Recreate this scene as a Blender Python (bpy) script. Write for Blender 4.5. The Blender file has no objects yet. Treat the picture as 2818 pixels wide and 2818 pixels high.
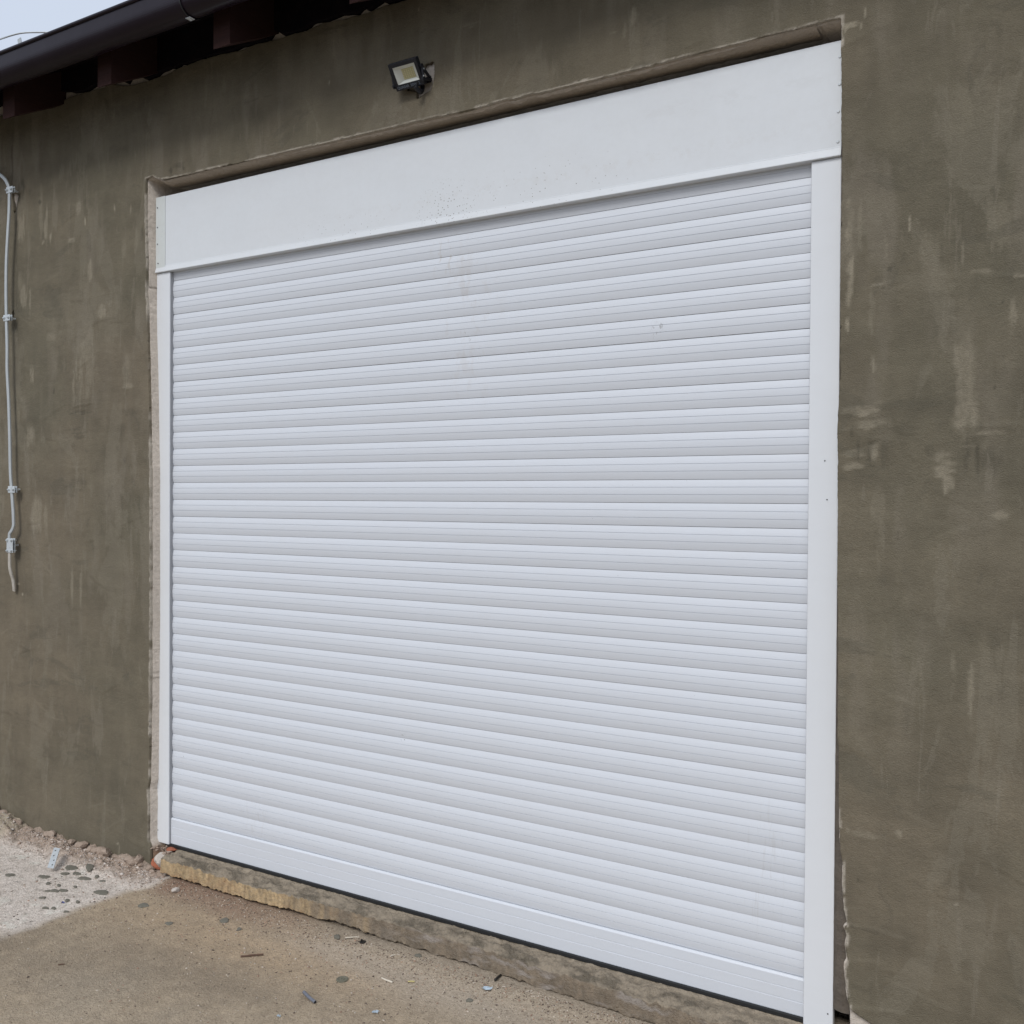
import bpy, bmesh, math, random
import numpy as np
from mathutils import Matrix, Vector
random.seed(7); RNG = np.random.default_rng(11)
scene = bpy.context.scene
COL = scene.collection
rad = math.radians

# ------------------------------------------------------------------ camera
CAM = np.array([3.6808, -2.9789, 1.5726]); YAW, PITCH, ROLL, FOC = -0.5399, -0.0116, 0.0062, 0.95
_cy, _sy, _cp, _sp = math.cos(YAW), math.sin(YAW), math.cos(PITCH), math.sin(PITCH)
FWD = np.array([_sy*_cp, _cy*_cp, _sp]); _R = np.array([_cy, -_sy, 0.]); _U = np.cross(_R, FWD)
RGT = math.cos(ROLL)*_R + math.sin(ROLL)*_U; UPV = -math.sin(ROLL)*_R + math.cos(ROLL)*_U
cd = bpy.data.cameras.new('camera'); cam = bpy.data.objects.new('camera', cd); COL.objects.link(cam)
cd.sensor_width = 36; cd.lens = 36*FOC; cd.clip_start = .02; cd.clip_end = 3000
cam.matrix_world = Matrix(((RGT[0], UPV[0], -FWD[0], CAM[0]), (RGT[1], UPV[1], -FWD[1], CAM[1]),
                           (RGT[2], UPV[2], -FWD[2], CAM[2]), (0, 0, 0, 1)))
scene.camera = cam
# ------------------------------------------------------------------ world, sun, exposure
SUN_EL, SUN_AZ = rad(44), rad(6)          # behind the viewer, veiled by cloud
w = bpy.data.worlds.new('World'); scene.world = w; w.use_nodes = True
nt = w.node_tree; nt.nodes.clear()
out = nt.nodes.new('ShaderNodeOutputWorld'); bg = nt.nodes.new('ShaderNodeBackground'); sky = nt.nodes.new('ShaderNodeTexSky')
sky.sky_type = 'NISHITA'; sky.sun_disc = False; sky.sun_elevation = SUN_EL; sky.sun_rotation = rad(180)-SUN_AZ
sky.air_density = 1.0; sky.dust_density = 6.0; sky.ozone_density = 1.0
mx = nt.nodes.new('ShaderNodeMix'); mx.data_type = 'RGBA'; mx.inputs[0].default_value = .88
mx.inputs[7].default_value = (6.9, 7.7, 9.1, 1)          # cloud layer over the clear sky
nt.links.new(sky.outputs[0], mx.inputs[6]); nt.links.new(mx.outputs[2], bg.inputs[0]); bg.inputs[1].default_value = .1
nt.links.new(bg.outputs[0], out.inputs[0])
sd = bpy.data.lights.new('sun', 'SUN'); sd.energy = 1.68; sd.angle = rad(20); sd.color = (1, .985, .96)
so = bpy.data.objects.new('sun', sd); COL.objects.link(so)
d = Vector((math.sin(SUN_AZ)*math.cos(SUN_EL), -math.cos(SUN_AZ)*math.cos(SUN_EL), math.sin(SUN_EL)))
so.rotation_euler = d.to_track_quat('Z', 'Y').to_euler()
scene.view_settings.view_transform = 'Standard'; scene.view_settings.look = 'None'
scene.view_settings.exposure = 0; scene.view_settings.gamma = 1

# ------------------------------------------------------------------ measuring helpers: sight line meets a real plane
S0 = 2818.
def ray(px, py): return FWD*FOC + RGT*(px/S0-.5) + UPV*(.5-py/S0)
def on_y(px, py, y):
    q = ray(px, py); t = (y-CAM[1])/q[1]; return CAM+t*q
def on_z(px, py, z):
    q = ray(px, py); t = (z-CAM[2])/q[2]; return CAM+t*q
YW = -.05      # face of the new plaster
ZG = -.11      # yard level
# ------------------------------------------------------------------ numpy noise
def vnoise(x, y, sx, sy, seed):
    r = np.random.default_rng(seed); T = r.random((256, 256))
    u = x/sx; v = y/sy; iu = np.floor(u).astype(int); iv = np.floor(v).astype(int)
    fu = u-iu; fv = v-iv; fu = fu*fu*(3-2*fu); fv = fv*fv*(3-2*fv)
    a = T[iu % 256, iv % 256]; b = T[(iu+1) % 256, iv % 256]; c = T[iu % 256, (iv+1) % 256]; e = T[(iu+1) % 256, (iv+1) % 256]
    return (a*(1-fu)+b*fu)*(1-fv)+(c*(1-fu)+e*fu)*fv - .5
def fbm(x, y, sx, sy, seed, o=4, g=.55):
    s = 0; a = 1; n = 0
    for k in range(o):
        s = s+a*vnoise(x+3.1*k, y+1.7*k, sx, sy, seed+k*17); n += a; a *= g; sx *= .5; sy *= .5
    return s/n*2
def sm(a, b, x):
    t = np.clip((x-a)/(b-a), 0, 1); return t*t*(3-2*t)
def blob(x, z, cx, cz, hw, hh, tilt=0.):
    dx = x-cx-tilt*(z-cz); return np.exp(-(dx/hw)**2-((z-cz)/hh)**2)
def poly_sdf(x, z, P):
    """positive outside the polygon"""
    P = np.array(P); n = len(P); dmin = np.full(x.shape, 1e9); ins = np.zeros(x.shape, bool)
    for i in range(n):
        a = P[i]; b = P[(i+1) % n]; e = b-a
        t = np.clip(((x-a[0])*e[0]+(z-a[1])*e[1])/(e@e+1e-12), 0, 1)
        dmin = np.minimum(dmin, np.hypot(x-a[0]-t*e[0], z-a[1]-t*e[1]))
        c = ((a[1] > z) != (b[1] > z)) & (x < (b[0]-a[0])*(z-a[1])/((b[1]-a[1]) if b[1] != a[1] else 1e-9)+a[0])
        ins ^= c
    return np.where(ins, -dmin, dmin)

# ------------------------------------------------------------------ object helpers
def tag(o, label=None, cat=None, group=None, kind=None):
    if label: o['label'] = label
    if cat: o['category'] = cat
    if group: o['group'] = group
    if kind: o['kind'] = kind
    return o
def empty(name, loc, label, cat, group=None):
    o = bpy.data.objects.new(name, None); COL.objects.link(o); o.location = loc; o.empty_display_size = .1
    return tag(o, label, cat, group)
def world(o):
    m = Matrix.Translation(o.location)
    return world(o.parent) @ o.matrix_parent_inverse @ m if o.parent else m
def link(name, me, mat=None, parent=None):
    o = bpy.data.objects.new(name, me); COL.objects.link(o)
    if mat: me.materials.append(mat)
    if parent:
        o.parent = parent; o.matrix_parent_inverse = world(parent).inverted()
    return o
def from_arrays(name, V, Fc, mat=None, parent=None, colors=None, smooth=False):
    me = bpy.data.meshes.new(name); V = np.asarray(V, dtype=np.float32); Fc = np.asarray(Fc, dtype=np.int32)
    me.vertices.add(len(V)); me.vertices.foreach_set('co', V.ravel())
    me.loops.add(Fc.size); me.loops.foreach_set('vertex_index', Fc.ravel())
    me.polygons.add(len(Fc)); k = Fc.shape[1]
    me.polygons.foreach_set('loop_start', np.arange(0, Fc.size, k, dtype=np.int32))
    me.polygons.foreach_set('loop_total', np.full(len(Fc), k, dtype=np.int32))
    me.update(calc_edges=True)
    if colors is not None:
        at = me.color_attributes.new('tone', 'FLOAT_COLOR', 'POINT')
        c = np.ones((len(V), 4), dtype=np.float32); c[:, :3] = colors; at.data.foreach_set('color', c.ravel())
    if smooth: me.polygons.foreach_set('use_smooth', np.ones(len(Fc), bool))
    me.validate()
    return link(name, me, mat, parent)
def from_bm(name, bm, mat=None, parent=None, smooth=False):
    bmesh.ops.recalc_face_normals(bm, faces=bm.faces[:])
    me = bpy.data.meshes.new(name); bm.to_mesh(me); bm.free()
    if smooth:
        for p in me.polygons: p.use_smooth = True
    return link(name, me, mat, parent)
def add_box(bm, a, b, bev=0., rot=None, piv=None):
    """box from corner a to corner b"""
    t = bmesh.new(); bmesh.ops.create_cube(t, size=1)
    c = [(a[i]+b[i])/2 for i in range(3)]; s = [abs(b[i]-a[i]) for i in range(3)]
    bmesh.ops.scale(t, vec=s, verts=t.verts); bmesh.ops.translate(t, vec=c, verts=t.verts)
    if bev: bmesh.ops.bevel(t, geom=t.edges[:], offset=bev, segments=2, affect='EDGES', profile=.5)
    if rot is not None: bmesh.ops.rotate(t, cent=piv or c, matrix=rot, verts=t.verts)
    me = bpy.data.meshes.new('t'); t.to_mesh(me); t.free(); bm.from_mesh(me); bpy.data.meshes.remove(me)
def box(name, a, b, mat, parent=None, bev=.0015, rot=None, piv=None):
    bm = bmesh.new(); add_box(bm, a, b, bev, rot, piv); return from_bm(name, bm, mat, parent)
def add_profile(bm, prof, x0, x1, closed=True):
    """(y,z) outline pushed along x"""
    A = [bm.verts.new((x0, p[0], p[1])) for p in prof]; B = [bm.verts.new((x1, p[0], p[1])) for p in prof]
    n = len(prof)
    for i in range(n if closed else n-1):
        j = (i+1) % n; bm.faces.new((A[i], A[j], B[j], B[i]))
    if closed: bm.faces.new(A); bm.faces.new(B[::-1])
def add_cyl(bm, p, axis, r, h, seg=16, r2=None):
    t = bmesh.new(); bmesh.ops.create_cone(t, cap_ends=True, segments=seg, radius1=r, radius2=r if r2 is None else r2, depth=h)
    q = Vector((0, 0, 1)).rotation_difference(Vector(axis)).to_matrix()
    bmesh.ops.rotate(t, cent=(0, 0, 0), matrix=q, verts=t.verts); bmesh.ops.translate(t, vec=p, verts=t.verts)
    me = bpy.data.meshes.new('t'); t.to_mesh(me); t.free(); bm.from_mesh(me); bpy.data.meshes.remove(me)
def add_tube(bm, pts, r, seg=8, flat=None):
    """round (or flat: half width, half thickness) bar along points"""
    pts = [Vector(p) for p in pts]; rings = []
    for i, p in enumerate(pts):
        t = (pts[min(i+1, len(pts)-1)]-pts[max(i-1, 0)]).normalized()
        ref = Vector((0, 1, 0)) if flat or abs(t.z) > .5 else Vector((0, 0, 1))
        n = (ref-t*ref.dot(t)).normalized(); b = t.cross(n)
        rr = r[i] if isinstance(r, (list, tuple)) else r
        if flat:
            hw, ht = flat; ring = [p+b*(sx*hw)+n*(sy*ht) for sx, sy in
                                   ((1, .6), (.75, 1), (-.75, 1), (-1, .6), (-1, -.6), (-.75, -1), (.75, -1), (1, -.6))]
        else: ring = [p+n*(rr*math.cos(2*math.pi*k/seg))+b*(rr*math.sin(2*math.pi*k/seg)) for k in range(seg)]
        rings.append([bm.verts.new(q) for q in ring])
    m = len(rings[0])
    for A, B in zip(rings, rings[1:]):
        for k in range(m): bm.faces.new((A[k], A[(k+1) % m], B[(k+1) % m], B[k]))
    bm.faces.new(rings[0]); bm.faces.new(rings[-1][::-1])
def spline(P, n=8):
    P = [Vector(p) for p in P]; out = []
    for i in range(len(P)-1):
        a, b, c, e = P[max(i-1, 0)], P[i], P[i+1], P[min(i+2, len(P)-1)]
        for k in range(n):
            t = k/n; out.append(.5*((2*b)+(c-a)*t+(2*a-5*b+4*c-e)*t*t+(3*b-a-3*c+e)*t**3))
    out.append(P[-1]); return out
def add_rock(bm, c, s, seed, sub=2, flat=1., jag=.35):
    t = bmesh.new(); bmesh.ops.create_icosphere(t, subdivisions=sub, radius=1); r = random.Random(seed)
    ks = [(Vector((r.uniform(-1, 1), r.uniform(-1, 1), r.uniform(-1, 1))).normalized(), r.uniform(.45, 1)) for _ in range(9)]
    for v in t.verts:
        q = v.co.copy(); f = 1.
        for kdir, kd in ks:
            dd = q.dot(kdir)
            if dd*f > kd: f = kd/dd
        v.co = q*(f*(1-jag*.3*r.random()))
    bmesh.ops.scale(t, vec=(s[0], s[1], s[2]*flat), verts=t.verts)
    bmesh.ops.rotate(t, cent=(0, 0, 0), matrix=Matrix.Rotation(r.uniform(0, 6.28), 3, 'Z'), verts=t.verts)
    bmesh.ops.translate(t, vec=c, verts=t.verts)
    me = bpy.data.meshes.new('t'); t.to_mesh(me); t.free(); bm.from_mesh(me); bpy.data.meshes.remove(me)

# ------------------------------------------------------------------ materials
def mat(name, color=(.5, .5, .5), rough=.6, metal=0., attr=False, spec=.5, noise=(), bumps=(), specks=None, coat=0., zones=()):
    """noise: (scale, amount, colour2, stretch); bumps: (scale, strength, distance)"""
    m = bpy.data.materials.new(name); m.use_nodes = True; t = m.node_tree; N = t.nodes; L = t.links
    b = N['Principled BSDF']; b.inputs['Roughness'].default_value = rough; b.inputs['Metallic'].default_value = metal
    b.inputs['Specular IOR Level'].default_value = spec; b.inputs['Coat Weight'].default_value = coat
    tc = N.new('ShaderNodeNewGeometry').outputs['Position']
    if attr:
        a = N.new('ShaderNodeAttribute'); a.attribute_name = 'tone'; cur = a.outputs['Color']
    else:
        a = N.new('ShaderNodeRGB'); a.outputs[0].default_value = (*color, 1); cur = a.outputs[0]
    for sc, amt, c2, st, *rg in noise:
        mp = N.new('ShaderNodeMapping'); mp.inputs['Scale'].default_value = st; L.new(tc, mp.inputs[0])
        n = N.new('ShaderNodeTexNoise'); n.inputs['Scale'].default_value = sc; n.inputs['Detail'].default_value = 5; n.inputs['Roughness'].default_value = .65
        L.new(mp.outputs[0], n.inputs[0])
        r = N.new('ShaderNodeMapRange'); r.inputs[1].default_value, r.inputs[2].default_value = rg[0] if rg else (.42, .68); r.inputs[4].default_value = amt
        if rg: n.inputs['Detail'].default_value = 9; n.inputs['Distortion'].default_value = .6
        L.new(n.outputs[0], r.inputs[0])
        x = N.new('ShaderNodeMix'); x.data_type = 'RGBA'; L.new(r.outputs[0], x.inputs[0]); L.new(cur, x.inputs[6])
        x.inputs[7].default_value = (*c2, 1); cur = x.outputs[2]
    if specks:
        for sc, th, c2, msc in specks:
            v = N.new('ShaderNodeTexVoronoi'); v.inputs['Scale'].default_value = sc; L.new(tc, v.inputs[0])
            r = N.new('ShaderNodeMapRange'); r.inputs[1].default_value = th; r.inputs[2].default_value = th*.6; L.new(v.outputs['Distance'], r.inputs[0])
            n = N.new('ShaderNodeTexNoise'); n.inputs['Scale'].default_value = msc; n.inputs['Detail'].default_value = 3; L.new(tc, n.inputs[0])
            r2 = N.new('ShaderNodeMapRange'); r2.inputs[1].default_value = .56; r2.inputs[2].default_value = .66; L.new(n.outputs[0], r2.inputs[0])
            q = N.new('ShaderNodeMath'); q.operation = 'MULTIPLY'; L.new(r.outputs[0], q.inputs[0]); L.new(r2.outputs[0], q.inputs[1])
            x = N.new('ShaderNodeMix'); x.data_type = 'RGBA'; L.new(q.outputs[0], x.inputs[0]); L.new(cur, x.inputs[6]); x.inputs[7].default_value = (*c2, 1); cur = x.outputs[2]
    for (zc, zr, c2, amt, sc, lo, st) in zones:
        mp = N.new('ShaderNodeVectorMath'); mp.operation = 'SUBTRACT'; L.new(tc, mp.inputs[0]); mp.inputs[1].default_value = zc
        ms = N.new('ShaderNodeVectorMath'); ms.operation = 'DIVIDE'; L.new(mp.outputs[0], ms.inputs[0]); ms.inputs[1].default_value = zr
        ln = N.new('ShaderNodeVectorMath'); ln.operation = 'LENGTH'; L.new(ms.outputs[0], ln.inputs[0])
        r = N.new('ShaderNodeMapRange'); r.inputs[1].default_value = 1; r.inputs[2].default_value = .2; L.new(ln.outputs['Value'], r.inputs[0])
        mq = N.new('ShaderNodeMapping'); mq.inputs['Scale'].default_value = st; L.new(tc, mq.inputs[0])
        if lo < 0:
            n = N.new('ShaderNodeTexVoronoi'); n.inputs['Scale'].default_value = sc; L.new(mq.outputs[0], n.inputs[0]); r2 = N.new('ShaderNodeMapRange'); r2.inputs[1].default_value = -lo; r2.inputs[2].default_value = -lo*.6; L.new(n.outputs['Distance'], r2.inputs[0])
        else:
            n = N.new('ShaderNodeTexNoise'); n.inputs['Scale'].default_value = sc; n.inputs['Detail'].default_value = 6; n.inputs['Roughness'].default_value = .7; L.new(mq.outputs[0], n.inputs[0]); r2 = N.new('ShaderNodeMapRange'); r2.inputs[1].default_value = lo; r2.inputs[2].default_value = lo+.08; L.new(n.outputs[0], r2.inputs[0])
        q = N.new('ShaderNodeMath'); q.operation = 'MULTIPLY'; L.new(r.outputs[0], q.inputs[0]); L.new(r2.outputs[0], q.inputs[1])
        q2 = N.new('ShaderNodeMath'); q2.operation = 'MULTIPLY'; L.new(q.outputs[0], q2.inputs[0]); q2.inputs[1].default_value = amt; q2.use_clamp = True
        x = N.new('ShaderNodeMix'); x.data_type = 'RGBA'; L.new(q2.outputs[0], x.inputs[0]); L.new(cur, x.inputs[6]); x.inputs[7].default_value = (*c2, 1); cur = x.outputs[2]
    L.new(cur, b.inputs['Base Color'])
    nrm = None
    for sc, stg, dist in bumps:
        n = N.new('ShaderNodeTexNoise'); n.inputs['Scale'].default_value = sc; n.inputs['Detail'].default_value = 4; L.new(tc, n.inputs[0])
        bp = N.new('ShaderNodeBump'); bp.inputs['Strength'].default_value = stg; bp.inputs['Distance'].default_value = dist
        L.new(n.outputs[0], bp.inputs['Height'])
        if nrm: L.new(nrm, bp.inputs['Normal'])
        nrm = bp.outputs[0]
    if nrm: L.new(nrm, b.inputs['Normal'])
    return m
ONE = (1, 1, 1)
M_plaster = mat('fresh_plaster', rough=.85, attr=True, spec=.25,
                noise=[(2.3, .30, (.23, .205, .155), (1.5, 1, .55), (.565, .585)), (3.1, .32, (.085, .078, .058), (.6, 1, 1.5), (.60, .62)), (7, .30, (.25, .22, .17), (2.2, 1, .35), (.60, .64)),
                       (14, .25, (.08, .072, .055), (1, 1, .5), (.60, .66)), (160, .35, (.085, .077, .057), ONE), (420, .3, (.21, .19, .145), ONE)],
                bumps=[(6, .35, .02), (28, .35, .012), (300, .7, .004)])
M_render = mat('old_cream_render', rough=.95, attr=True, spec=.2,
               noise=[(60, .3, (.25, .22, .18), ONE), (300, .2, (.2, .17, .14), ONE)], bumps=[(60, .5, .012), (350, .6, .004)])
M_ground = mat('sandy_screed', rough=.95, attr=True, spec=.2,
               noise=[(60, .35, (.19, .15, .105), ONE), (150, .42, (.14, .108, .075), ONE), (190, .40, (.55, .46, .36), ONE)], bumps=[(110, .9, .008), (260, 1., .006)])
M_step = mat('rough_concrete', rough=.95, attr=True, spec=.2,
             noise=[(70, .4, (.13, .11, .085), ONE), (300, .45, (.3, .27, .22), ONE)], bumps=[(60, .8, .01), (260, .9, .005)])
M_white = mat('white_coated_metal', (.71, .735, .765), .38, spec=.4, noise=[(3, .12, (.62, .62, .63), (1, 1, 2.4))], bumps=[(5, .08, .01)], zones=[(on_y(426, 1500, .0), (.018, .05, 1.1), (.42, .38, .32), .9, 26, .53, (1, 1, .6)), (on_y(440, 860, 0), (.03, .05, .2), (.4, .38, .34), .6, 60, .58, ONE)])
M_slat = mat('white_slat_coating', (.632, .662, .71), .38, spec=.4, noise=[(3, .12, (.62, .62, .63), (1, 1, 2.4)), (25, .05, (.55, .55, .54), ONE)],
              bumps=[(5, .08, .01)], zones=[
    (on_y(1290, 870, .018), (.17, .05, .42), (.54, .52, .51), .4, 22, .52, (1, 1, .5)), (on_y(1285, 950, .018), (.07, .05, .12), (.22, .20, .18), 1., 55, .60, (1, 1, .6)),
    (on_y(1230, 700, .018), (.14, .05, .10), (.5, .47, .43), .6, 40, .55, (1, 1, .3)), (on_y(1810, 905, .018), (.035, .05, .05), (.3, .3, .3), 1., 90, .55, (1, 1, .6)),
    (on_y(700, 2250, .018), (.10, .05, .12), (.5, .49, .48), .4, 45, .55, (1.6, 1, .35)), (on_y(2100, 2400, .018), (.09, .05, .28), (.50, .50, .50), .4, 30, .54, (3, 1, .25)),
    (on_y(1700, 1060, .018), (.5, .05, .10), (.35, .34, .32), .9, 60, -.06, ONE), (on_y(1400, 1500, .018), (1.5, .05, 1.2), (.2, .2, .19), .9, 14, -.018, ONE),
    (on_y(505, 2080, .018), (.03, .05, .04), (.1, .1, .1), 1., 60, .62, ONE), (on_y(1115, 2032, .018), (.03, .05, .03), (.12, .12, .11), 1., 80, .60, ONE),
    (on_y(426, 1500, .0), (.018, .05, 1.1), (.42, .38, .32), .9, 26, .53, (1, 1, .6)), (on_y(440, 860, 0), (.03, .05, .2), (.4, .38, .34), .6, 60, .58, ONE)])
M_header = mat('white_header_panel', (.68, .71, .74), .42, spec=.4, noise=[(2.2, .16, (.60, .60, .605), (1, 1, 2.4)), (8, .12, (.76, .78, .80), (1, 1, .4)), (40, .06, (.5, .5, .49), ONE)],
               bumps=[(3.5, .25, .02)], zones=[
    (on_y(1230, 575, -.005), (.17, .05, .13), (.2, .18, .16), 1., 85, -.22, ONE), (on_y(1500, 520, -.005), (.5, .05, .13), (.16, .14, .12), .9, 60, -.13, ONE), (on_y(950, 650, -.005), (.4, .05, .13), (.16, .14, .12), .9, 60, -.12, ONE),
    (on_y(2000, 270, -.005), (.55, .05, .035), (.58, .59, .60), .3, 22, .5, (.5, 1, 1)), (on_y(437, 650, -.005), (.03, .05, .2), (.28, .25, .2), .9, 60, .58, (1, 1, .6)), (on_y(1500, 490, -.005), (1.6, .05, .03), (.60, .60, .60), .3, 30, .5, ONE)])
M_grey_edge = mat('grey_brush_seal', (.35, .36, .38), .7)
M_rubber = mat('black_rubber', (.012, .013, .014), .6)
M_gutter = mat('brown_gutter_metal', (.014, .009, .014), .3, spec=.22, noise=[(6, .25, (.022, .016, .024), ONE)], bumps=[(9, .12, .01)])
M_gutin = mat('dark_gutter_seal', (.008, .008, .009), .6)
M_wood = mat('dark_stained_timber', (.040, .020, .018), .85, spec=.15, noise=[(18, .6, (.045, .02, .017), (.25, .25, 2)), (120, .3, (.012, .008, .01), (.1, .1, 1))], bumps=[(60, .4, .003)])
M_board = mat('dark_roof_boards', (.007, .006, .009), .9, spec=.1, noise=[(20, .5, (.02, .014, .016), ONE)])
M_tile = mat('roof_tile', (.13, .06, .045), .8, noise=[(14, .5, (.07, .04, .035), ONE)], bumps=[(40, .4, .006)])
M_galv = mat('galvanised_steel', (.60, .64, .66), .42, metal=.25, noise=[(60, .5, (.38, .41, .43), ONE)], bumps=[(90, .15, .003)])
M_strip = mat('dull_galvanised_bar', (.50, .53, .54), .5, metal=.3, noise=[(30, .45, (.42, .45, .46), ONE)], bumps=[(60, .2, .003)])
M_limed = mat('mortar_smeared_bar', (.46, .43, .38), .85, noise=[(70, .5, (.3, .28, .24), ONE)], bumps=[(150, .5, .003)])
M_black = mat('black_cast_aluminium', (.012, .013, .018), .45, spec=.4)
M_reflect = mat('white_lamp_reflector', (.62, .64, .60), .35)
M_led = mat('yellow_led_board', (.50, .47, .30), .5, noise=[(150, .4, (.42, .38, .2), ONE)])
M_chip = mat('led_phosphor', (.66, .62, .36), .4)
M_ink = mat('pale_grey_ink', (.16, .19, .24), .6)
M_glass = bpy.data.materials.new('clear_glass'); M_glass.use_nodes = True
_b = M_glass.node_tree.nodes['Principled BSDF']; _b.inputs['Base Color'].default_value = (.97, 1, .98, 1); _b.inputs['Roughness'].default_value = .03
_b.inputs['Transmission Weight'].default_value = 1; _b.inputs['IOR'].default_value = 1.2; _b.inputs['Alpha'].default_value = .25
M_splat = mat('dried_mortar', (.155, .145, .115), .85, noise=[(90, .4, (.11, .10, .08), ONE)], bumps=[(250, .5, .002)])
M_pebble = mat('pale_grit', (.42, .37, .31), .9, attr=True, bumps=[(300, .4, .002)])
M_brick = mat('broken_red_brick', (.36, .115, .06), .9, noise=[(60, .5, (.24, .09, .055), ONE)], bumps=[(150, .6, .004)])
M_rubble = mat('crumbly_mortar', (.40, .315, .25), .95, noise=[(50, .55, (.22, .15, .11), ONE), (300, .3, (.15, .11, .08), ONE)], bumps=[(90, .8, .008)])
M_pale = mat('pale_lime_mortar', (.50, .45, .40), .95, noise=[(60, .4, (.36, .31, .26), ONE)], bumps=[(120, .6, .005)])
M_stick = mat('brown_twig_bark', (.10, .055, .035), .8, noise=[(200, .5, (.22, .15, .1), ONE)])
M_straw = mat('pale_straw', (.62, .56, .46), .8)
M_yell = mat('yellowed_wood_chip', (.52, .45, .2), .8)
M_tube = mat('grey_blue_plastic', (.13, .14, .17), .5, noise=[(120, .5, (.25, .25, .27), ONE)])
M_foil = mat('pale_blue_film', (.42, .50, .56), .4, noise=[(120, .5, (.2, .25, .3), ONE)])
M_dark = mat('black_plastic', (.015, .014, .013), .5)
M_hole = mat('dark_cavity', (.01, .009, .009), 1)

# ------------------------------------------------------------------ sheet with ragged outline
def axis(lo, hi, step, far_lo, far_hi, n=10):
    a = np.arange(lo, hi+step*.5, step); e = np.geomspace(1, 40, n)
    L_ = lo-(lo-far_lo)*(e-1)/39.; R_ = hi+(far_hi-hi)*(e-1)/39.
    return np.concatenate([L_[:0:-1], a, R_[1:]])
def sheet(xs, zs, sdf, depth, colf, yf, yback):
    X, Z = np.meshgrid(xs, zs, indexing='ij'); s = sdf(X, Z); ins = s > 0
    ck = ins[:-1, :-1] | ins[1:, :-1] | ins[1:, 1:] | ins[:-1, 1:]
    gx = np.gradient(s, xs, axis=0); gz = np.gradient(s, zs, axis=1); g = np.maximum(gx*gx+gz*gz, .25)
    mv = np.where(ins, 0, s); h = .008
    X2 = X-np.clip(mv*gx/g, -h, h); Z2 = Z-np.clip(mv*gz/g, -h, h)
    idx = np.arange(X.size).reshape(X.shape)
    q = np.stack([idx[:-1, :-1], idx[1:, :-1], idx[1:, 1:], idx[:-1, 1:]], -1)[ck]
    Yv = yf(X2, Z2); Cc = colf(X2, Z2)
    V = np.stack([X2, Yv, Z2], -1).reshape(-1, 3); Cc = Cc.reshape(-1, 3)
    e = np.concatenate([q[:, [0, 1]], q[:, [1, 2]], q[:, [2, 3]], q[:, [3, 0]]])
    key = e[:, 0].astype(np.int64)*V.shape[0]+e[:, 1]; rev = e[:, 1].astype(np.int64)*V.shape[0]+e[:, 0]
    be = e[~np.isin(key, rev)]
    bv = np.unique(be); mp = np.full(len(V), -1); mp[bv] = np.arange(len(bv))+len(V)
    VB = V[bv].copy(); VB[:, 1] = yback
    fb = np.stack([be[:, 1], be[:, 0], mp[be[:, 0]], mp[be[:, 1]]], -1)
    V = np.concatenate([V, VB]); Cc = np.concatenate([Cc, Cc[bv]]); Fq = np.concatenate([q, fb])
    used = np.unique(Fq); rm = np.full(len(V), -1); rm[used] = np.arange(len(used))
    return V[used], rm[Fq], Cc[used]
def line_px(P, key, y=YW):
    W_ = np.array([on_y(a, b, y) for a, b in P])
    return (W_[:, 2], W_[:, 0]) if key == 'z' else (W_[:, 0], W_[:, 2])
def interp(P, key):
    a, b = line_px(P, key); o = np.argsort(a); a = a[o]; b = b[o]; return lambda t: np.interp(t, a, b)
f_left = interp([(401, 491), (399.7, 512), (400.3, 574), (400.7, 636), (402.8, 719), (401.5, 803), (405, 850), (406, 907), (409, 1010), (411.5, 1166), (414, 1295),
                 (414, 1476), (414, 1700), (412, 1950), (409.8, 2150), (406, 2170), (408, 2205), (406.5, 2313), (412.5, 2331), (412.5, 2450)], 'z')
f_top = interp([(401.8, 491.4), (418, 483), (432.8, 491), (449, 493), (470, 489), (515.6, 481), (557, 469.7), (598, 460), (640, 451), (800, 414.6), (903.5, 390.8), (1000, 369),
                (1300, 299), (1346.6, 286.6), (1390, 273), (1408.7, 273.7), (1455, 259.7), (1500, 251.5), (1800, 178.4), (1893, 153.5), (2000, 127.6), (2100, 101), (2203.5, 75),
                (2276, 55.6), (2309.6, 49), (2330, 44)], 'x')
f_right = interp([(2314, 40), (2316, 70), (2314.8, 110), (2316, 259), (2316, 500), (2314.7, 600), (2312, 859), (2311, 1066), (2304.5, 1169), (2306, 1325), (2304.5, 1600), (2306, 1849),
                  (2309, 2250), (2311, 2309), (2314.7, 2344), (2320, 2376), (2319, 2441), (2323.6, 2500), (2333, 2547), (2322, 2553), (2331, 2576), (2326, 2603), (2331.8, 2641),
                  (2323.6, 2662), (2329, 2726), (2333.9, 2756), (2339.8, 2776), (2345, 2900)], 'z')
f_bot = interp([(-120, 2225), (0, 2253), (35, 2268), (50, 2270), (75, 2272), (90, 2280), (110, 2292), (130, 2305), (150, 2318), (160, 2333), (180, 2340), (210, 2347), (235, 2352), (262, 2362), (285, 2372),
                (300, 2375), (322, 2388), (345, 2386), (370, 2388), (412, 2398), (430, 2402)], 'x')
f_botR = interp([(2338, 2776), (2370, 2800), (2398, 2818), (2460, 2850), (2600, 2950)], 'x')
f_eave = interp([(-60, 330), (0, 318), (20, 316), (50, 306), (66, 302), (100, 300), (150, 297), (162, 282), (190, 268), (210, 262), (240, 254), (290, 240), (300, 228), (345, 238), (398, 226),
                 (460, 205), (500, 186), (560, 165), (610, 150), (660, 140), (700, 124), (745, 113), (765, 106), (840, 86), (870, 70), (960, 48), (1010, 36), (1060, 14), (1120, 0)], 'x')
P2 = lambda pts: [on_y(a, b, YW)[[0, 2]] for a, b in pts]
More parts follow.
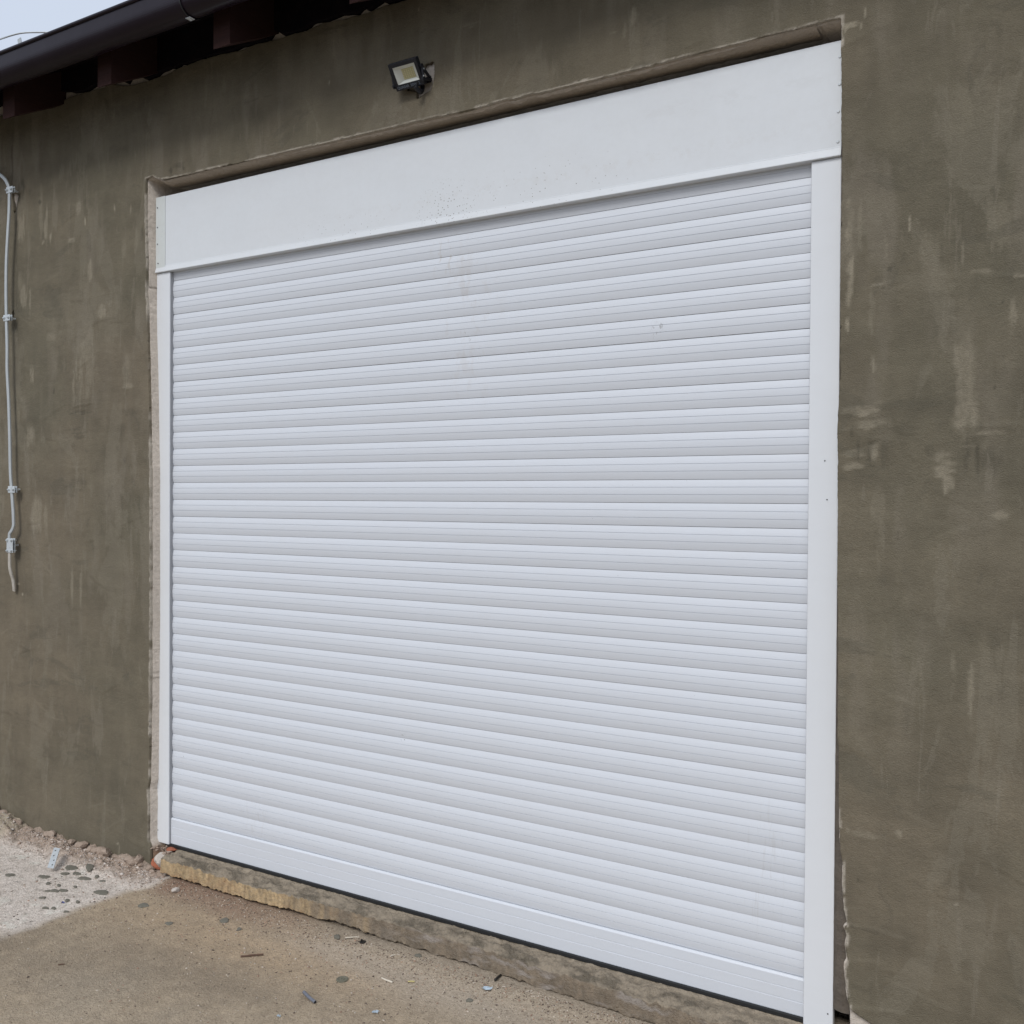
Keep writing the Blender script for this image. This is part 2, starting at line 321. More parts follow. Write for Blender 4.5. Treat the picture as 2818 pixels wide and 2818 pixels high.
LAMP_HOLE = P2([(1148, 200), (1166, 190), (1172, 178), (1180, 177), (1184, 186), (1187, 173), (1193, 172), (1194, 205), (1193, 228), (1186, 248), (1170, 256), (1156, 264), (1151, 271), (1149, 262), (1148, 250), (1120, 247), (1135, 230)])
CLAMP_HOLE = P2([(33, 532), (45, 535), (50, 540), (46, 556), (42, 580), (40, 586), (38, 560), (34, 548)])
CLAMP_HOLE2 = P2([(36, 852), (38, 862), (36, 874), (31, 880), (31, 872), (34, 862)])
def plaster_sdf(x, z):
    n = fbm(x, z, .05, .05, 5, 3)*.0022; n2 = fbm(x, z, .012, .012, 9, 2)*.0016
    op = np.maximum(np.maximum(f_left(z)-x, x-f_right(z)), z-f_top(x))+n+n2
    bt = np.where(x < 1.5, z-f_bot(x), z-np.where(x < 3.02, -9, f_botR(x)))+n+n2
    s = np.minimum(np.minimum(op, bt), f_eave(x)-z+n*1.5+n2)
    for H in (LAMP_HOLE, CLAMP_HOLE, CLAMP_HOLE2):
        P = np.array(H); m = (x > P[:, 0].min()-.05) & (x < P[:, 0].max()+.05) & (z > P[:, 1].min()-.05) & (z < P[:, 1].max()+.05)
        h = np.full(x.shape, 1.); h[m] = poly_sdf(x[m], z[m], H)+n[m]-.003
        s = np.minimum(s, h)
    return s
STREAKS = [(65, 814, 8, 26, .5), (82, 829, 3, 31, .5), (248, 741, 5, 26, .55), (282, 855, 9, 18, .55), (241, 985, 20, 95, .32), (212, 1040, 2.5, 60, .4), (222, 1040, 2.5, 65, .4), (204, 1060, 2, 40, .35),
    (88, 1031, 5, 22, .6), (83, 1202, 11, 26, .5), (101, 1415, 13, 46, .45), (94, 1420, 3, 40, .25), (127, 1440, 4, 48, .4), (352, 1062, 14, 9, .5), (350, 1020, 9, 40, .25), (199, 1611, 3, 42, .4), (222, 1606, 3.5, 60, .35),
    (58, 616, 9, 45, .45), (112, 580, 6, 60, .3), (127, 616, 4, 48, .5), (215, 569, 6, 20, .5), (235, 609, 1.8, 11, 1.1), (315, 576, 1.8, 10, .7), (360, 576, 1.8, 12, .6), (197, 663, 8, 6, .6), (140, 655, 2, 12, .8), (118, 668, 4, 5, .6),
    (340, 690, 7, 25, .25), (375, 660, 4, 30, .3), (190, 860, 60, 60, .12), (140, 930, 14, 12, .35), (230, 950, 8, 12, .4), (50, 1100, 6, 90, .2), (300, 880, 30, 60, .15), (56, 780, 5, 40, .25),
    (2338, 690, 9, 130, .65), (2436, 693, 5, 50, .35), (2509, 620, 1.6, 20, 1.2), (2415, 781, 14, 5, .7), (2540, 775, 110, 22, .16), (2736, 693, 12, 4, .7), (2793, 757, 30, 3, .5), (2700, 745, 26, 5, .4),
    (2654, 1060, 26, 115, .42), (2659, 1143, 28, 45, .5), (2374, 1128, 57, 9, .5), (2395, 1164, 40, 8, .4), (2405, 1237, 12, 20, .5), (2348, 1283, 28, 10, .5), (2664, 1226, 55, 6, .45), (2726, 1195, 45, 9, .4), (2350, 1245, 24, 14, .3),
    (2597, 1275, 30, 28, .5), (2610, 1330, 14, 20, .55), (2752, 1418, 22, 12, .5), (2404, 1000, 4, 20, .5), (2333, 900, 3, 22, .9), (2400, 860, 6, 60, .25), (2420, 1400, 16, 50, .2), (2425, 1480, 10, 70, .2),
    (2670, 1880, 9, 78, .5), (2622, 1856, 6, 50, .3), (2478, 2290, 9, 10, .5), (2380, 2296, 40, 8, .3), (2790, 870, 8, 40, .4), (2560, 700, 22, 60, .22), (2650, 700, 6, 30, .4), (2370, 620, 5, 60, .3), (2700, 1950, 40, 160, .12), (2750, 620, 40, 60, .25),
    (1290, 70, 30, 4, .3), (1720, 80, 4, 20, .3), (1745, 45, 8, 22, .6), (1690, 92, 20, 3, .5), (2380, 30, 3, 14, .9), (2340, 66, 22, 4, .8), (2330, 78, 5, 8, .8), (2360, 62, 9, 3, .8), (2372, 68, 3, 8, .7),
    (30, 2255, 3, 7, 1.2), (36, 2244, 2, 7, .8), (328, 2325, 6, 2.2, 1.4), (327, 2340, 1.5, 14, .6), (318, 2370, 1.2, 14, .8), (2631, 2489, 3, 4, 1.6), (1145, 1000, 1, 1, 0), (60, 1100, 3, 3, .4),
    (63, 1637, 2, 3, 1.), (52, 1605, 4, 3, .8), (2330, 2290, 5, 8, .5), (905, 228, 1.5, 5, .8), (1152, 28, 2, 4, .9), (1192, 238, 1.5, 3, 1.2)]
DARKS = [(2736, 1268, 30, 36, .5), (2690, 1262, 7, 44, .6), (2661, 1250, 5, 34, .4), (2560, 1240, 10, 18, .5), (2395, 1245, 6, 34, .5), (2436, 1255, 8, 36, .4), (2345, 1200, 4, 36, .5), (2365, 1235, 3, 20, .6), (2485, 1180, 40, 12, .25),
    (2560, 1110, 90, 22, .2), (225, 1136, 28, 3, .8), (205, 1180, 22, 3, .5), (215, 1192, 20, 2, .6), (215, 1202, 20, 2, .5), (203, 1230, 4, 20, .4), (210, 1330, 26, 16, .3), (350, 1130, 34, 8, .3), (335, 1180, 10, 14, .3),
    (60, 520, 10, 22, .8), (45, 640, 5, 90, .45), (47, 900, 5, 120, .3), (80, 528, 6, 10, .4), (110, 555, 3, 6, .9), (33, 480, 2.5, 90, .8), (150, 1075, 2, 8, .7), (345, 1265, 6, 8, .4), (385, 1400, 1.5, 40, .4), (390, 640, 4, 18, .6),
    (2362, 2421, 4, 3, 1.), (2375, 2425, 14, 2.5, .4), (2390, 2560, 40, 4, .45), (2470, 2725, 30, 5, .3), (2360, 2722, 40, 5, .35), (2660, 1420, 1.5, 8, .8), (2652, 1446, 10, 1.5, .5), (2476, 1480, 2, 10, .5), (2450, 740, 6, 3, .8), (2430, 794, 7, 3, .9),
    (2760, 828, 5, 3, .9), (2738, 1068, 14, 1.4, .6), (2738, 1066, 2, 5, .9), (2700, 1035, 2, 6, .6), (700, 276, 60, 2, .5), (470, 470, 4, 8, .8), (490, 455, 14, 5, .5), (505, 462, 3, 6, .8), (38, 1600, 6, 20, .3)]
def plaster_tone(x, z):
    k = fbm(x, z, .9, .7, 21, 4); k2 = fbm(x, z, .16, .35, 33, 4); k3 = fbm(x, z, .03, .12, 44, 3); k4 = fbm(x+.15*k, z, .35, .05, 51, 4)
    a = sm(-.6, .6, k)[..., None]
    c = np.array([.166, .137, .096])*(1-a)+np.array([.138, .122, .085])*a
    k5 = fbm(x, z, .11, .11, 57, 5, .6)
    c = c*(1+.16*k2+.09*k3+.12*k4+.20*k5)[..., None]
    # lime bloom in upright wipes where the wall has begun to dry
    up = np.clip(fbm(x, z, .07, .3, 71, 4)*fbm(x, z, .5, .6, 72, 2)*3.4, 0, .45)*sm(.5, 1.4, z)
    c = c+(np.array([.23, .20, .155])-c)*up[..., None]
    S = np.zeros(x.shape); D = np.zeros(x.shape)
    for L_, T_ in ((STREAKS, S), (DARKS, D)):
        for px, py, hw, hh, am in L_:
            p = on_y(px, py, YW); sc = abs(on_y(px+10, py, YW)[0]-p[0])/10; sz = abs(on_y(px, py+10, YW)[2]-p[2])/10
            i0, i1 = np.searchsorted(x[:, 0], (p[0]-3*hw*sc, p[0]+3*hw*sc)); j0, j1 = np.searchsorted(z[0], (p[2]-3*hh*sz, p[2]+3*hh*sz))
            i0 = max(i0-1, 0); j0 = max(j0-1, 0)
            if i1 <= i0 or j1 <= j0: continue
            xx = x[i0:i1+1, j0:j1+1]; zz = z[i0:i1+1, j0:j1+1]
            wob = 1+.7*fbm(xx, zz, .012, .05, int(px) % 97+3, 3)
            vert = hh > hw; big = max(hw, hh) > 14
            n1 = fbm(xx, zz, .012 if vert else .08, .09 if vert else .012, int(px) % 97+3, 4, .65); n0 = fbm(xx, zz, .045, .06, int(py) % 91+5, 4, .65)
            bl = blob(xx+.010*n0, zz+.016*n1, p[0], p[2], hw*sc*1.3, hh*sz*1.3)
            v = sm(.24, .80, bl*(1+.9*n1+.8*n0) if big else bl*(1+.3*n0))*am*(1+.4*n1)
            T_[i0:i1+1, j0:j1+1] = np.maximum(T_[i0:i1+1, j0:j1+1], v)
    c = c+(np.array([.34, .30, .225])-c)*np.clip(S*.95, 0, .95)[..., None]
    c = c*(1-.5*np.clip(D, 0, 1.2))[..., None]
    op = np.maximum(np.maximum(f_left(z)-x, x-f_right(z)), z-f_top(x))
    ed = sm(.0075, .002, op+.006*fbm(x, z, .03, .03, 81, 3))*sm(-.25, .15, fbm(x, z, .09, .09, 83, 3)+.25*(z > 2.6))*sm(3.2, 3., x+.2*(z < 2.9))
    ed = np.maximum(ed, sm(.009, .003, np.minimum(np.abs(op), .1)+.004*fbm(x, z, .02, .02, 85, 3))*(z < .75)*(x > 2.9)*sm(-.05, .15, fbm(x, z, .02, .05, 86, 3)))
    c = c+(np.array([.50, .45, .38])-c)*np.clip(ed*.85, 0, 1)[..., None]
    return c
_tro = []
_r = random.Random(5)
for _ in range(420):
    _tro.append((_r.uniform(-1.3, 4.3), _r.uniform(0, 3.5), _r.uniform(.08, .28), _r.uniform(-.5, .5)+(math.pi/2 if _r.random() < .55 else 0), _r.uniform(-1.2, 1.2), _r.choice((-1, 1))))
def plaster_y(x, z):
    y = YW-.0035*fbm(x, z, .7, .7, 61, 3)-.0012*fbm(x, z, .12, .18, 63, 3)
    r = np.zeros(x.shape)
    for cx, cz, ln, an, cv, sg in _tro:       # trowel edges: short low curved ridges
        i0, i1 = np.searchsorted(x[:, 0], (cx-ln, cx+ln)); j0, j1 = np.searchsorted(z[0], (cz-ln, cz+ln))
        if i1 <= i0 or j1 <= j0: continue
        xx = x[i0:i1, j0:j1]-cx; zz = z[i0:i1, j0:j1]-cz
        u = xx*math.cos(an)+zz*math.sin(an); v = -xx*math.sin(an)+zz*math.cos(an)-cv*u*u
        f = np.clip(1-(u/(ln*.5))**2, 0, 1); st = sm(-.008, .0, v*sg)*np.exp(-np.maximum(v*sg, 0)/.06)
        r[i0:i1, j0:j1] += f*st*.0020
    for px0, py0, px1, py1, wd, hg in ((2338, 500, 2340, 830, .010, .004), (2430, 560, 2440, 745, .006, -.0022), (2370, 620, 2385, 720, .005, .002), (2415, 783, 2480, 772, .010, .0025), (2740, 758, 2818, 755, .008, .002),
            (2308, 1120, 2440, 1105, .006, .002), (2308, 1185, 2430, 1165, .006, .002), (2310, 1245, 2420, 1215, .006, -.002), (2345, 1200, 2350, 1270, .004, -.003), (2395, 1220, 2393, 1285, .004, -.003), (2436, 1230, 2445, 1300, .005, -.003),
            (2655, 1200, 2650, 1290, .005, -.003), (2690, 1210, 2688, 1310, .006, -.003), (2735, 1220, 2728, 1310, .007, -.003), (2620, 1175, 2818, 1165, .008, .002), (250, 1110, 205, 1122, .003, .004), (240, 1135, 205, 1140, .003, -.004),
            (203, 1040, 203, 1120, .0025, .002), (212, 1010, 212, 1118, .0025, .002), (221, 1010, 221, 1120, .0025, .002), (360, 980, 345, 1100, .006, .002), (232, 900, 246, 1060, .008, .002), (45, 560, 40, 1500, .010, -.003),
            (2340, 2545, 2500, 2590, .010, .003), (2335, 2770, 2480, 2790, .008, .003), (2350, 2640, 2420, 2650, .005, .002), (2450, 60, 2330, 120, .006, .002), (640, 268, 860, 282, .004, -.002)):
        a = on_y(px0, py0, YW)[[0, 2]]; b = on_y(px1, py1, YW)[[0, 2]]
        i0, i1 = np.searchsorted(x[:, 0], (min(a[0], b[0])-.05, max(a[0], b[0])+.05)); j0, j1 = np.searchsorted(z[0], (min(a[1], b[1])-.05, max(a[1], b[1])+.05))
        if i1 <= i0 or j1 <= j0: continue
        xx = x[i0:i1, j0:j1]; zz = z[i0:i1, j0:j1]; e = b-a; L2 = e@e
        t = np.clip(((xx-a[0])*e[0]+(zz-a[1])*e[1])/L2, 0, 1); ln = math.sqrt(L2)
        dd = ((xx-a[0])*e[1]-(zz-a[1])*e[0])/ln+.010*fbm(xx, zz, .07, .07, int(px0) % 89, 3)*min(1, ln/.1); end = np.hypot(xx-a[0]-t*e[0], zz-a[1]-t*e[1])
        f = np.where(dd > 0, np.exp(-dd/wd/2.2), np.exp(-(dd/wd*2.5)**2))*sm(.03, .0, end-np.abs(dd)+.0)*sm(0, .2, t+.1)*sm(0, .2, 1.1-t)
        r[i0:i1, j0:j1] += hg*f
    return y-r
def render_sdf(x, z):
    n = fbm(x, z, .06, .06, 105, 3)*.0015; n2 = fbm(x, z, .016, .016, 109, 2)*.0012
    lowr = sm(1.2, .4, z)*.006
    op = np.maximum(np.maximum(f_left(z)+.0035-x, x-f_right(z)-.0015+lowr), z-f_top(x)+.0055)+n*.6+n2
    return np.minimum(-op*0+op, z+.6)
def render_tone(x, z):
    k = fbm(x, z, .15, .15, 121, 4)[..., None]
    c = np.array([.62, .555, .485])*(1+.12*k)
    b = (sm(.02, -.04, z)*sm(1., .6, x))[..., None]
    dirt = np.array([.30, .20, .135])*(1+.5*k)
    return c*(1-b)+dirt*b
def render_y(x, z):
    low = sm(.02, -.06, z)*sm(1., .6, x)
    return -.037-.002*fbm(x, z, .2, .2, 131, 3)-low*(.012*fbm(x, z, .05, .04, 133, 3)-.004)

# ------------------------------------------------------------------ the building
B = empty('garage_building', (1.5, 0, ZG), 'garage with grey-brown fresh plaster, brown gutter and closed white roller door', 'building')
xs = axis(-1.28, 4.15, .0055, -4.5, 7.5); zs = axis(-.30, 3.66, .0055, -.34, 3.68, 3)
V, Fq, Cc = sheet(xs, zs, plaster_sdf, .014, plaster_tone, plaster_y, -.0355)
from_arrays('plaster_coat', V, Fq, M_plaster, B, Cc, smooth=True)
xs = axis(-1.28, 4.15, .008, -4.5, 7.5); zs = axis(-.30, 3.62, .008, -.34, 3.64, 3)
V, Fq, Cc = sheet(xs, zs, render_sdf, .3, render_tone, render_y, .30)
wall = from_arrays('masonry_wall', V, Fq, M_render, B, Cc)
wall['label'] = 'old cream render showing at the edges of the opening'
# dark inside of the garage, other walls
bm = bmesh.new(); add_box(bm, (-4.5, .30, -.3), (-.25, .32, 3.6)); add_box(bm, (3.35, .30, -.3), (7.5, .32, 3.6)); add_box(bm, (-.25, .30, 3.05), (3.35, .32, 3.6))
add_box(bm, (-4.5, .32, -.3), (-4.25, 6, 3.55)); add_box(bm, (7.25, .32, -.3), (7.5, 6, 3.55)); add_box(bm, (-4.25, 5.8, -.3), (7.25, 6, 3.55))
m_in = mat('inner_block_wall', (.2, .18, .15), .95)
from_bm('inner_wall', bm, m_in, B)
# ---- roof
roof = box('roof', (-4.9, 0, 0), (7.9, .02, .02), M_board, B, bev=0)
bm = bmesh.new(); SL = math.tan(rad(29.2))
zt = lambda y: 3.33+(y+.30)*SL+.165
add_profile(bm, [(-.335, zt(-.335)), (2.9, zt(2.9)), (6.2, zt(-.4)), (6.2, zt(-.4)+.03), (2.9, zt(2.9)+.03), (-.335, zt(-.335)+.03)], -4.9, 7.9)
bm.to_mesh(roof.data); bm.free()
bm = bmesh.new(); n = 22
for k in range(n):
    y0 = -.375+k*.15; y1 = y0+.17
    add_profile(bm, [(y0, zt(y0)+.034), (y1, zt(y1)+.034), (y1, zt(y1)+.05), (y0, zt(y0)+.066)], -4.95, 7.95)
from_bm('tiles', bm, M_tile, roof)
for k in range(-5, 11):
    x1 = .789+k*.70-(.01 if k % 2 else 0)
    bm = bmesh.new()
    add_profile(bm, [(-.30, 3.333), (.9, 3.333+1.2*SL), (.9, zt(.9)-.002), (-.30, zt(-.30)-.002)], x1-.09, x1)
    rf = from_bm('rafter', bm, M_wood, roof)
bm = bmesh.new(); xa = np.concatenate([[-4.6], np.arange(-1.4, 1.6, .01), [7.6]])
pp = np.array([(-60, 8), (0, 22), (12, 20), (22, 3), (38, 5), (48, 13), (60, 1), (95, 2), (110, 12), (140, 26), (160, 22), (185, 14), (205, 5), (240, 2), (260, 8), (290, 10), (340, 9), (352, 4), (360, 13), (392, 14), (405, 1), (430, 2), (445, 8), (470, 9), (485, 2), (500, 7), (512, 1), (560, 1), (563, 5), (570, 1), (640, 1), (665, 5), (690, 1), (740, 1), (755, 14), (768, 12), (780, 2), (850, 2), (860, 6), (900, 2), (940, 7), (985, 1), (1000, 9), (1015, 1), (1055, 7), (1065, 1), (1200, 2)])
wx = np.array([on_y(a, 250, YW)[0] for a, b in pp]); th = np.interp(xa, wx, pp[:, 1])*.0022
zb_ = f_eave(xa)+th+.002*fbm(xa, xa*0+.2, .02, 1, 402, 3)+.003
A = [[bm.verts.new((x, y, z)) for y, z in ((-.064, zb), (-.064, 3.64), (.1, 3.64), (.1, zb))] for x, zb in zip(xa, zb_)]
for a, b in zip(A, A[1:]):
    for k in range(4): bm.faces.new((a[k], a[(k+1) % 4], b[(k+1) % 4], b[k]))
from_bm('wall_plate', bm, M_board, roof)  # dark timber added to stand for the shadow between the rafters
# ---- gutter: two lengths of half-round channel with rolled bead
def gutter_bm(x0, x1, R):
    bm = bmesh.new(); cy, cz = -.385, 3.482; o = []
    o.append((cy-R, 3.53))
    for k in range(25):
        a = math.pi+math.pi*k/24; o.append((cy+R*math.cos(a), cz+R*math.sin(a)))
    o.append((cy+R, 3.56)); inn = [(cy+(y-cy)*.97, z+.0015) for y, z in o[::-1]]
    add_profile(bm, o+inn, x0, x1)
    bead = [(cy-R-.001+.0085*math.cos(a), 3.534+.0085*math.sin(a)) for a in np.linspace(0, 2*math.pi, 14, endpoint=False)]
    add_profile(bm, bead, x0, x1); return bm
g = from_bm('gutter', gutter_bm(-2.6, .67, .058), M_gutter, B, smooth=False)
g['label'] = 'dark brown half-round gutter length at the left'
g2 = from_bm('gutter', gutter_bm(.66, 7.9, .0545), M_gutter, B); g2['label'] = 'dark brown half-round gutter length right of the joint'
bm = bmesh.new()
for a in np.linspace(math.pi*.98, math.pi*2, 40):
    pass
pts = [(.672, -.385+.0585*math.cos(a), 3.482+.0585*math.sin(a)) for a in np.linspace(math.pi, 2*math.pi, 30)]
add_tube(bm, [(.672, -.4435, 3.53)]+pts, .0028, 6); from_bm('joint_seal', bm, M_gutin, g)
bm = bmesh.new(); add_box(bm, (.655, -.40, 3.4215), (.680, -.375, 3.4235), .0005)
from_bm('joint_clip', bm, M_galv, g)
p = on_y(58, 108, -.40)
bm = bmesh.new(); add_box(bm, (p[0]-.011, -.406, 3.53), (p[0]+.011, -.401, p[2]+.004), .0005, Matrix.Rotation(rad(-14), 3, 'Y')); from_bm('gutter_bracket', bm, M_strip, g)
q = on_y(0, 131, -.40)
bm = bmesh.new(); add_profile(bm, [(-.44, 3.550), (-.36, 3.592), (-.36, 3.588), (-.44, 3.546)], -2.6, -.55); from_bm('flashing', bm, M_galv, g)
# ---- threshold step
xs_ = np.arange(.150, 3.40, .005); prof = []
def step_pt(x, k):
    edge = np.interp(x, [.15, .7, 1.2, 1.8, 2.24, 2.6, 3.1], [-.095, -.094, -.076, -.074, -.092, -.10, -.108])+.004*fbm(x, x*0+.3, .09, 1, 203, 3)
    return edge
NV = 64
Xg = np.repeat(xs_[:, None], NV, 1); v = np.linspace(0, 1, NV)[None, :].repeat(len(xs_), 0)
E_ = step_pt(Xg, 0); zl = -.082+.010*fbm(Xg, Xg*0+.1, .045, 1, 211, 3)+.006*fbm(Xg, Xg*0+.6, .014, 1, 214, 2)-.010*sm(1.1, 1.6, Xg)
ta = np.clip(v/.5, 0, 1); tb = np.clip((v-.5)/.34, 0, 1); tc_ = np.clip((v-.84)/.08, 0, 1); td = np.clip((v-.92)/.08, 0, 1)
Yg = .10+(E_-.10)*ta-.004*tb+.028*tc_+.02*td
Zg = -.013-.010*sm(.75, 1, ta)+(zl+.024)*tb-.002*tc_-.07*td
rough = .014*fbm(Xg, ta*.2, .025, .02, 221, 5, .7)*sm(.3, .7, ta)*(1-tb)+.003*fbm(Xg, ta*.2, .2, .1, 225, 2)*(1-tb)*sm(.3, .6, ta)
Zg = Zg+rough
Yg = Yg+.0035*fbm(Xg, tb*.06, .01, .05, 231, 3)*tb-.006*sm(1.6, 2.3, Xg)*fbm(Xg, tb*.05, .3, .05, 236, 2)*tb
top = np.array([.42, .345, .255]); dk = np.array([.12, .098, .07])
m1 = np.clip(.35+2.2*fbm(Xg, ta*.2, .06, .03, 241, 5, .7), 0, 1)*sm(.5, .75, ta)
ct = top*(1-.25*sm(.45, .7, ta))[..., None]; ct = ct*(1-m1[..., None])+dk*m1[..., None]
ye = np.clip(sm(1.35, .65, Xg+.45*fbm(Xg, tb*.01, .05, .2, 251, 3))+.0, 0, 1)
cf = np.array([.215, .168, .12])*(1+.5*fbm(Xg, tb*.07, .02, .06, 255, 4))[..., None]  # front face painted darker than the top, shade put into its colour
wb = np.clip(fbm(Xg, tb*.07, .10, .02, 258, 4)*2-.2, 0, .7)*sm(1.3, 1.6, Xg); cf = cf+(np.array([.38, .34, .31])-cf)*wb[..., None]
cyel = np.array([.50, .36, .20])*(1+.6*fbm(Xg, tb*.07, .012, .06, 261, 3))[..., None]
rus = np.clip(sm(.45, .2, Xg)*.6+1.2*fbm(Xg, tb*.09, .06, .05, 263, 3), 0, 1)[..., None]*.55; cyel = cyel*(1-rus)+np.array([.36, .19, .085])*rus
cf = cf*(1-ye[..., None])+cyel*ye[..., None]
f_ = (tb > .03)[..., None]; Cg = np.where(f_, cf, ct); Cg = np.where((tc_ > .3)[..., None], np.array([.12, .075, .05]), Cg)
V = np.stack([Xg, Yg, Zg], -1).reshape(-1, 3); idx = np.arange(Xg.size).reshape(Xg.shape)
Fq = np.stack([idx[:-1, :-1], idx[1:, :-1], idx[1:, 1:], idx[:-1, 1:]], -1).reshape(-1, 4)
capL = len(V); Vc = []; Fc = []
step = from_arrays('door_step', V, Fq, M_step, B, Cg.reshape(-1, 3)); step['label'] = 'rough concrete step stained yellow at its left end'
bm = bmesh.new(); add_box(bm, (.152, -.048, -.3), (3.4, .11, -.034)); from_bm('step_core', bm, M_step, step)
# broken left end of the step: pale slab, brick, crumbs
bm = bmesh.new(); add_rock(bm, (.105, -.045, -.052), (.042, .045, .035), 3, 3); add_rock(bm, (.168, -.082, -.058), (.022, .018, .036), 4, 3, jag=.5)
from_bm('mortar_lump', bm, M_pale, step)
bm = bmesh.new(); add_rock(bm, (.075, -.035, -.075), (.05, .05, .030), 8, 3); add_rock(bm, (.11, .0, -.014), (.03, .03, .01), 9, 2); from_bm('brick_fragment', bm, M_brick, step)
for i in range(26):
    bm = bmesh.new(); add_rock(bm, (random.uniform(.0, .16), random.uniform(-.045, .02), -.012-random.uniform(0, .012)), (random.uniform(.005, .02), random.uniform(.005, .014), random.uniform(.003, .007)), 30+i, 1); from_bm('mortar_crumb', bm, M_rubble, step)
for i in range(14):
    bm = bmesh.new(); add_rock(bm, (random.uniform(.03, .15), random.uniform(-.085, -.05), -.10-random.uniform(0, .015)), (random.uniform(.008, .03), random.uniform(.008, .02), random.uniform(.005, .014)), 60+i, 2); from_bm('mortar_crumb', bm, M_rubble, step)
box('step_core', (-.05, .0, -.3), (.16, .12, -.03), M_rubble, step, .002)
# mortar fillet in the gap at the right of the frame
bm = bmesh.new(); zz = np.arange(.06, 2.9, .02); A = []
for z in zz:
    n_ = .002*math.sin(z*37)+.0015*math.sin(z*91)
    A.append([bm.verts.new(q) for q in ((3.0245, .004+n_, z), (3.036, -.006+n_, z), (3.052, -.012+n_, z), (3.075, -.010+n_, z))])
for a, b in zip(A, A[1:]):
    for k in range(3): bm.faces.new((a[k], a[k+1], b[k+1], b[k]))
fl = from_bm('mortar_fillet', bm, mat('brown_mortar', (.12, .10, .08), .9, noise=[(60, .5, (.07, .06, .05), ONE)], bumps=[(120, .6, .005)]), B)

# rounded mortar lip under the lintel
xl_ = np.arange(.085, 2.965, .006); pf_ = [(-.043, .0015), (-.040, -.0025), (-.030, -.0075), (-.015, -.0105), (.0, -.012), (.015, -.0125), (.030, -.0115), (.045, -.008), (.060, .001)]
Xl = np.repeat(xl_[:, None], len(pf_), 1); Kl = np.arange(len(pf_))[None, :].repeat(len(xl_), 0)
Yl = np.array([p[0] for p in pf_])[None, :]+.002*fbm(Xl, Kl*.01, .15, .05, 501, 3)
Zl = f_top(Xl)*.35+.65*np.interp(Xl, [0, 3], [2.986, 2.981])+np.array([p[1] for p in pf_])[None, :]+.0012*fbm(Xl, Kl*.01, .05, .03, 503, 4)+.004*sm(.10, .085, Xl)
rag = sm(4.5, 8, Kl)*(.004+.006*fbm(Xl, Kl*0+.1, .03, .1, 505, 4))*sm(1.4, 2.6, Xl)
Zl = Zl+rag
idl = np.arange(Xl.size).reshape(Xl.shape); Fl = np.stack([idl[:-1, :-1], idl[1:, :-1], idl[1:, 1:], idl[:-1, 1:]], -1).reshape(-1, 4)
Cl = (np.array([.42, .36, .295])*(1+.15*fbm(Xl, Kl*.02, .1, .03, 507, 4))[..., None]).reshape(-1, 3)
from_arrays('lintel_lip', np.stack([Xl, Yl, Zl], -1).reshape(-1, 3), Fl, M_render, B, Cl, smooth=True)
# ------------------------------------------------------------------ roller shutter door
W_D, GL = 3.0251, .0875; ZB, ZT = 2.598, 2.94
door = box('roller_door', (GL-.02, .055, -.002), (W_D-GL+.02, .06, ZB), M_grey_edge, B, 0)
door['label'] = 'closed white roller shutter door with narrow horizontal slats'
# slat profile: shallow convex face with two fine grooves
PIT = .0762; prof = []
def yarc(t): return -.0054*(1-(2*t-1)**2)-.0015*t
def tpt(t, dy=0.): return (.024+yarc(t)+dy, -t*PIT*.985)
prof.append((.034, 0)); prof.append((.024, 0.))
for a, b in ((0, .315), (.335, .635), (.655, 1.)):
    for k in range(7):
        t = a+(b-a)*k/6; prof.append(tpt(t))
    if b < 1: prof.append(tpt(b+.004, .0016)); prof.append(tpt(b+.014, .0016))
prof.append((.034, -PIT*.985))
bm = bmesh.new(); add_profile(bm, prof, GL-.012, W_D-GL+.012); ZBAR = .121
bmesh.ops.recalc_face_normals(bm, faces=bm.faces[:]); slat_me = bpy.data.meshes.new('slat'); bm.to_mesh(slat_me); bm.free(); slat_me.materials.append(M_slat)
ns = int((ZB-ZBAR)/PIT)+1
for k in range(ns+1):
    s = bpy.data.objects.new('slat', slat_me); COL.objects.link(s); s.parent = door; s.matrix_parent_inverse = world(door).inverted()
    s.location = (0, random.uniform(-.0006, .0006), ZBAR+(k+1)*PIT-.0006); s.rotation_euler = (rad(random.uniform(-.5, .5)), 0, 0)
# closing bar
bm = bmesh.new(); pf = [(.03, .1195), (.017, .1195), (.0125, .113), (.0122, .082), (.0137, .081), (.0137, .0795), (.0122, .0785), (.0120, .046), (.0135, .045), (.0135, .0435), (.0120, .0425), (.0125, .004), (.014, .001), (.03, .001)]
add_profile(bm, pf, GL-.012, W_D-GL+.012); bb = from_bm('bottom_bar', bm, M_slat, door)
bm = bmesh.new(); add_box(bm, (GL-.03, .006, -.0125), (W_D-GL+.03, .03, .002), .002); from_bm('rubber_seal', bm, M_rubber, door)
for x0, x1, sgn in ((0, GL, 1), (W_D-GL, W_D, -1)):
    bm = bmesh.new(); z0 = .0 if sgn > 0 else -.012
    add_box(bm, (x0, 0, z0), (x1, .022, ZB-.001), .0022); gr = from_bm('guide_rail', bm, M_white, door)
    bm = bmesh.new(); xe = x1 if sgn > 0 else x0
    add_box(bm, (xe-.006 if sgn > 0 else xe-.001, .0045, z0+.002), (xe+.001 if sgn > 0 else xe+.006, .0195, ZB-.002), .0005); from_bm('brush_strip', bm, M_grey_edge, gr)
